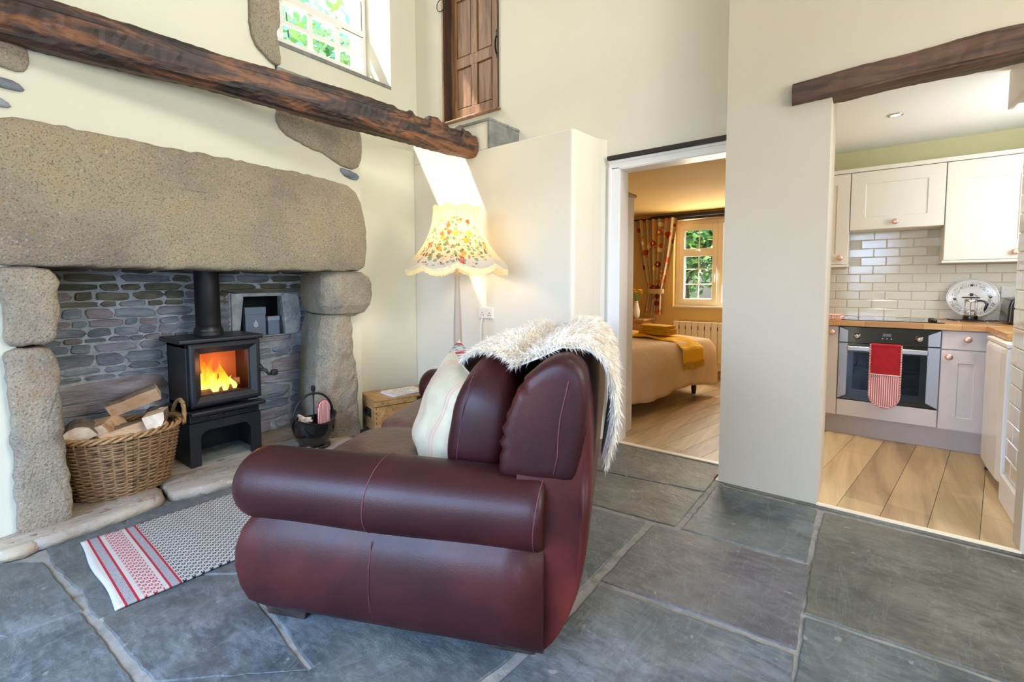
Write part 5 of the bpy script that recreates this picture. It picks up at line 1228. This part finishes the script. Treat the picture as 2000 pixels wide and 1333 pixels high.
ks = thing('kitchen_socket', 'white wall socket on the tiles above the toaster', 'socket', (.86, KY-.014, 1.12)); B().box(-.073, .073, -.008, 0, -.043, .043).build('face_plate', Mt['socket'], ks, bevel=.003); B().box(-.05, -.034, -.011, -.008, .012, .03).build('switch', Mt['socket'], ks)
# fridge
fr = thing('fridge', 'white under counter fridge seen end on beneath the oak worktop return', 'fridge', (.9, 3.9, 0))
B().box(.655, 1.20, 3.635, 4.17, .02, .84).build('cabinet', Mt['fridge'], fr, world=True, bevel=.006)
rings = []
for z, i_ in ((.07, .02), (.075, .008), (.09, .002), (.80, .0), (.822, .004), (.832, .012)):
    rings.append([(.648, 3.635, z), (.648, 4.17, z), (.612+i_, 4.17, z), (.600+i_, 4.10, z), (.596+i_, 3.9, z), (.600+i_, 3.70, z), (.612+i_, 3.635, z)])
B().loft(rings).build('door', Mt['fridge'], fr, world=True, smooth=False, bevel=.004)
B().box(.61, 1.19, 3.635, 4.17, .834, .856).build('top_trim', Mt['socket'], fr, world=True, bevel=.004)
for (x, y) in ((.645, 3.66), (.645, 4.14), (1.15, 3.66), (1.15, 4.14)): B().lathe([(.016, .0), (.016, .012), (.010, .014), (.010, .03)], (x, y, 0), 12).build('foot', Mt['ironmatt'], fr, world=True)
B().sell((.64, 3.66, .848), (.010, .010, .006), nu=6, nv=10).build('hinge_cap', Mt['copper'], fr, world=True)
# small white object at the foot of the left jamb
dw = B().box(-.34, -.26, 3.55, 3.95, .0, .06).build('appliance_foot_panel', Mt['white'], bevel=.01); dw.name = 'pet_bowl'
bpy.data.objects.remove(dw)
# downlights
def downlight(x, y, z, lab, e):
    t_ = thing('downlight', lab, 'downlight', (x, y, z-.002), 0, 'recessed kitchen downlights')
    B().lathe([(.042, 0), (.042, -.004), (.030, -.006), (.028, 0)], n=28).build('bezel', Mt['chrome'], t_, smooth=True); B().lathe([(.027, -.002), (.027, -.003)], n=20).build('lamp_face', Mt['spot'], t_)
    l = bpy.data.lights.new('downlight_beam', 'SPOT'); l.energy = e; l.color = (1, .84, .62); l.spot_size = radians(86); l.spot_blend = .8; l.shadow_soft_size = .04
    o = bpy.data.objects.new('downlight_beam', l); COL.objects.link(o); o.location = (x, y, z-.03)
downlight(.105, 4.07, 2.31, 'lit recessed downlight in the kitchen ceiling above the oven', 40)
downlight(.95, 3.75, 2.31, 'lit recessed downlight nearer the right kitchen wall', 20)

# ================================================================== BEDROOM
wd = thing('cream_cupboard', 'tall cream cupboard with brown cornice just inside the bedroom door', 'cupboard', (-1.8, 3.46, 0))
B().box(-1.86, -1.50, 3.365, 3.56, .0, 1.87).build('carcass', mat('cupboard_cream', 'E6DCCB', .5), wd, world=True, bevel=.003)
B().box(-1.88, -1.485, 3.35, 3.575, 1.87, 1.895).build('cornice', Mt['pine'], wd, world=True, bevel=.004)
B().box(-1.50, -1.494, 3.41, 3.42, 1.12, 1.20).build('catch', Mt['steel'], wd, world=True)
bd = thing('bed', 'double bed with pale beige duvet on short turned wooden legs', 'bed', (-2.015, 5.41, 0), radians(74))
# local: x<0 towards the head, y across; the long side y<0 faces the door
def dv(u, v):
    hw = .70; L_ = 1.72; s_ = (u-.5)*2; au = abs(s_)
    y = math.copysign(min(1, au/.70)*hw, s_); dy_ = max(0, (au-.70)/.30); x = -L_*max(0, (v-.18)/.82); dx_ = max(0, (.18-v)/.18)
    d = max(dy_, dx_); drop = .42+.03*sin(5*x+1) if dy_ > dx_ else .36
    rx = .06*sin(pi/2*min(1, dx_*2.2)); ry = .06*sin(pi/2*min(1, dy_*2.2))
    wob = .028*sin(12*x+3*d)*dy_+.028*sin(12*y)*dx_
    z = .60-drop*d**1.12-.035*au**3+.010*sin(6*x)*sin(5*y)
    if dx_ and dy_: x -= .12*dy_*dx_; y -= math.copysign(.12*dy_*dx_, y)
    return (x+rx+wob*dx_*.8, y+math.copysign(ry, y)+math.copysign(wob, y)*dy_+.10*dy_*math.copysign(1, y)*.35, z)
B().grid(dv, 80, 90).build('duvet', Mt['duvet'], bd, smooth=True, solid=.02)
B().sell((-.87, 0, .45), (.86, .68, .12), .2, .2).build('mattress', Mt['cream'], bd, smooth=True)
B().box(-1.72, -.04, -.67, .67, .20, .34).build('bed_base', mat('bed_base_cloth', '8E7A62', .9), bd, bevel=.02)
for (x, y) in ((-.10, -.60), (-.10, .60), (-1.6, -.60), (-1.6, .60)): B().lathe([(.020, 0), (.024, .02), (.028, .07), (.022, .10), (.032, .14), (.032, .205)], (x, y, 0), 16).build('leg', mat('mahogany_leg', '5A3020', .4) if not (x+y) else Mt['doordark'], bd, smooth=True)
th_ = thing('mustard_throw', 'mustard yellow wool throw with fringe laid across the foot of the bed', 'throw', (-2.015, 5.41, 0), radians(74))
def tf(u, v):
    s_ = .60-1.50*u; x = -.30-.36*v-.05*sin(4*s_)+.10*max(0, -s_-.3); y = s_; zt = .632-.035*min(1, abs(s_)/.7)**3
    if s_ < -.68: e = -.68-s_; y = -.68-.105*min(1, e/.07)-e*.10; zt = .60-e*.90
    return (x, y, zt+.006*sin(20*s_+9*v))
m, t, p = newmat('mustard_striped_wool'); s3 = t.node('ShaderNodeSeparateXYZ'); t.link(t.node('ShaderNodeTexCoord').outputs['Object'], s3.inputs[0])
yy = t.math('FRACT', t.math('DIVIDE', s3.outputs[1], .11)); t.link(t.mix(t.math('LESS_THAN', yy, .08), srgb('EBB015'), srgb('F3CF62')), p.inputs['Base Color']); p.inputs['Roughness'].default_value = 1
B().grid(tf, 70, 16).build('woven_cloth', m, th_, smooth=True, solid=.010)
b = B()
for k in range(44):
    q = Vector(tf(1, k/43)); b.tube([q, q+Vector((random.uniform(-.006, .006), -.006, -.03)), q+Vector((random.uniform(-.01, .01), -.004, -.065))], .0028, 4)
b.build('fringe', Mt['yellow'], th_, stuff=True)
for i, (lab, dx) in enumerate((('upper folded mustard towel on the bed', 0), ('middle folded mustard towel on the bed', .012), ('lowest folded mustard towel on the bed', .0))):
    tw = thing('folded_towel', lab, 'towel', (-1.80+dx, 4.95, .640+.034*(2-i)), radians(74+3*i), 'stack of mustard towels on the bed')
    sz = 1-.0*i+(.08 if i == 2 else 0)
    for k in range(3): B().sell((0, 0, .006+.0105*k), (.105*sz, .17*sz, .0068), .6, .15, nu=8, nv=28).build('fold', Mt['yellow'], tw, smooth=True)
# curtain, pole
crd = thing('curtain_pole', 'thin metal curtain pole with round end over the bedroom window', 'curtain pole', (-2.5, 6.04, 2.035))
b = B(); b.tube([(-2.56, 6.04, 2.035), (-.85, 6.04, 2.035)], .010, 10); b.build('pole', Mt['ironmatt'], crd, world=True, smooth=True)
B().sell((-2.58, 6.04, 2.035), (.026, .022, .026)).build('finial', Mt['steel'], crd, world=True, smooth=True)
B().tube([(-2.50, 6.04, 2.035), (-2.50, 6.145, 2.035)], .007, 8).build('bracket', Mt['steel'], crd, world=True)
m, t, p = newmat('printed_curtain'); V = t.pos((1, .35, 1), obj=True)
c = t.mix(t.noise(t.pos(obj=True), 5), srgb('A88E6C'), srgb('BFA37C'))
for sc_, thr, seed, cols in ((12, .44, 0, ('B08A3E', 'D8B050', 'E8D29A')), (10, .45, 3, ('8C2A1C', 'C4552E', 'A33A22', 'D98A3C'))):
    mp = t.node('ShaderNodeMapping'); mp.inputs['Location'].default_value = (seed, 0, seed*1.7); t.link(V, mp.inputs[0])
    v = t.node('ShaderNodeTexVoronoi'); v.inputs['Scale'].default_value = sc_; v.inputs['Randomness'].default_value = .8; t.link(mp.outputs[0], v.inputs[0])
    sv = t.node('ShaderNodeSeparateColor'); t.link(v.outputs['Color'], sv.inputs[0]); cc_ = t.ramp(sv.outputs[0], [(i/len(cols), q) for i, q in enumerate(cols)], 'CONSTANT')
    inner = t.mix(t.math('LESS_THAN', v.outputs['Distance'], thr*.42), cc_, srgb('E9D9B4'))
    c = t.mix(t.math('MULTIPLY', t.math('LESS_THAN', v.outputs['Distance'], thr), t.math('GREATER_THAN', sv.outputs[1], .25)), c, inner)
t.link(c, p.inputs['Base Color']); p.inputs['Roughness'].default_value = .9
ct = thing('curtain', 'beige curtain printed with red and ochre circles gathered by a tieback', 'curtain', (-2.22, 6.05, .78))
def cf_(u, v):
    z = 2.03-1.25*v; tz = (2.03-1.09)/1.25
    if v < tz: k = v/tz; hw = .275*(1-k)+.095*k+.02*sin(pi*k); cx = -2.235+.0*k
    else: k = (v-tz)/(1-tz); hw = .095+.025*k; cx = -2.235-.03*k
    amp = .030*(1-.5*min(1, v/tz)); s_ = (u-.5)*2
    return (cx+hw*s_, 6.03+amp*sin(2*pi*6.5*u)+.010*sin(3+17*u), z)
B().grid(cf_, 130, 60).build('printed_cloth', m, ct, smooth=True, world=True)
B().lathe([(.108, -.03), (.112, 0), (.108, .03)], (-2.235, 6.04, 1.085), 24, 1, .45, caps=False).build('tieback', mat('tieback_cloth', 'C0A57E', .9), ct, world=True, smooth=True)
# radiator
rd = thing('radiator', 'cream panel radiator of upright sections under the bedroom window', 'radiator', (-1.5, 6.10, .19))
for k in range(14):
    x = -2.0+.078*k
    B().box(x+.0015, x+.0765, 6.05, 6.125, .19, .70).build('section', Mt['rad'], rd, world=True, bevel=.008, bseg=3)
    if k: B().box(x-.004, x+.004, 6.047, 6.052, .60, .645).build('slot', Mt['doordark'], rd, world=True)
B().box(-2.0, -.91, 6.07, 6.12, .10, .19).build('lower_rail', Mt['rad'], rd, world=True)
# bedside table and flowers
bt = thing('bedside_table', 'brown wooden bedside table in the bedroom corner', 'table', (-2.47, 5.93, 0))
B().box(-.24, .20, -.18, .20, .70, .725).build('table_top', Mt['pine'], bt, bevel=.008, bseg=3); B().box(-.21, .17, -.16, .18, .08, .70).build('body', Mt['pine'], bt, bevel=.004)
B().box(-.18, .14, -.165, -.158, .56, .68).build('drawer', Mt['pine'], bt, bevel=.003); B().box(-.18, .14, -.165, -.158, .12, .53).build('cupboard_door', Mt['pine'], bt, bevel=.003)
B().sell((-.02, -.178, .62), (.014, .012, .014)).build('knob', Mt['doordark'], bt, smooth=True)
vz = thing('flower_vase', 'white vase of yellow flowers on the bedside table', 'vase', (-2.44, 5.90, .725))
B().lathe([(.03, 0), (.045, .03), (.05, .10), (.03, .18), (.022, .22), (.026, .23)], n=20).build('vase', Mt['white'], vz, smooth=True)
for k in range(9):
    a = k*2.4; d = Vector((.05*cos(a), .05*sin(a), .36+.03*sin(k*3)))
    st_ = B(); st_.tube([(0, 0, .15), (d[0]*.5, d[1]*.5, .28), d], .003, 5); s_ = st_.build('stem', Mt['leaf'][1], vz)
    b = B()
    for q in range(9):
        a2 = q*.7; b.sell(d+Vector((.018*cos(a2), .018*sin(a2), .004*(q % 2))), (.014, .008, .006), 1, 1, rotm('Z', math.degrees(a2)), nu=5, nv=8)
    b.build('bloom', Mt['flower'], vz, smooth=True)

# ================================================================== OUTSIDE THE WINDOWS
def bush(nm, lab, c, r, nl, s_=.06, leafs=(0, 1, 2)):
    t_ = thing(nm, lab, 'tree', (c[0], c[1], 0), 0, None)
    B().tube([(0, 0, -.0), (.05, .05, c[2]*.5), (0, 0, c[2])], [.09, .06, .03], 8).build('trunk', Mt['bark'], t_)
    br = B()
    for k in range(10):
        a = random.uniform(0, 6.28); e = Vector((r[0]*.8*cos(a), r[1]*.8*sin(a), c[2]+r[2]*random.uniform(-.6, .8))); br.tube([(0, 0, c[2]*.6), e*.5+Vector((0, 0, c[2]*.35)), e], [.03, .02, .008], 5)
    br.build('branches', Mt['bark'], t_)
    for li in leafs:
        b = B(); n = nl//len(leafs); P_ = rng.normal(0, .5, (n, 3)); S_ = rng.normal(0, 1, (n, 3)); T_ = rng.normal(0, 1, (n, 3))
        for i in range(n):
            o_ = Vector((P_[i][0]*r[0], P_[i][1]*r[1], c[2]+P_[i][2]*r[2])); a = Vector(S_[i]).normalized()*s_; d = a.cross(Vector(T_[i])).normalized()*s_*.45
            b.add([o_-a, o_+d, o_+a, o_-d], [(0, 1, 2, 3)])
        b.build('foliage', Mt['leaf'][li], t_, stuff=True)
bush('garden_tree', 'leafy green tree outside the high window', (-6.6, 3.6, 4.1), (1.0, 1.6, .9), 4200, .10, (4, 3, 0))
bush('garden_shrub', 'green shrub outside the left of the bedroom window', (-2.5, 8.0, 1.9), (.9, .5, .7), 3600, .07, (0, 1, 2))
bush('garden_shrub', 'darker shrub outside the right of the bedroom window', (-.6, 9.6, 1.3), (.8, .5, .8), 2600, .06, (1, 2, 3))
gd = B(); gd.box(-30, 30, -30, 40, -.5, -.11); gd = gd.build('ground', Mt['grass']); struct(gd)
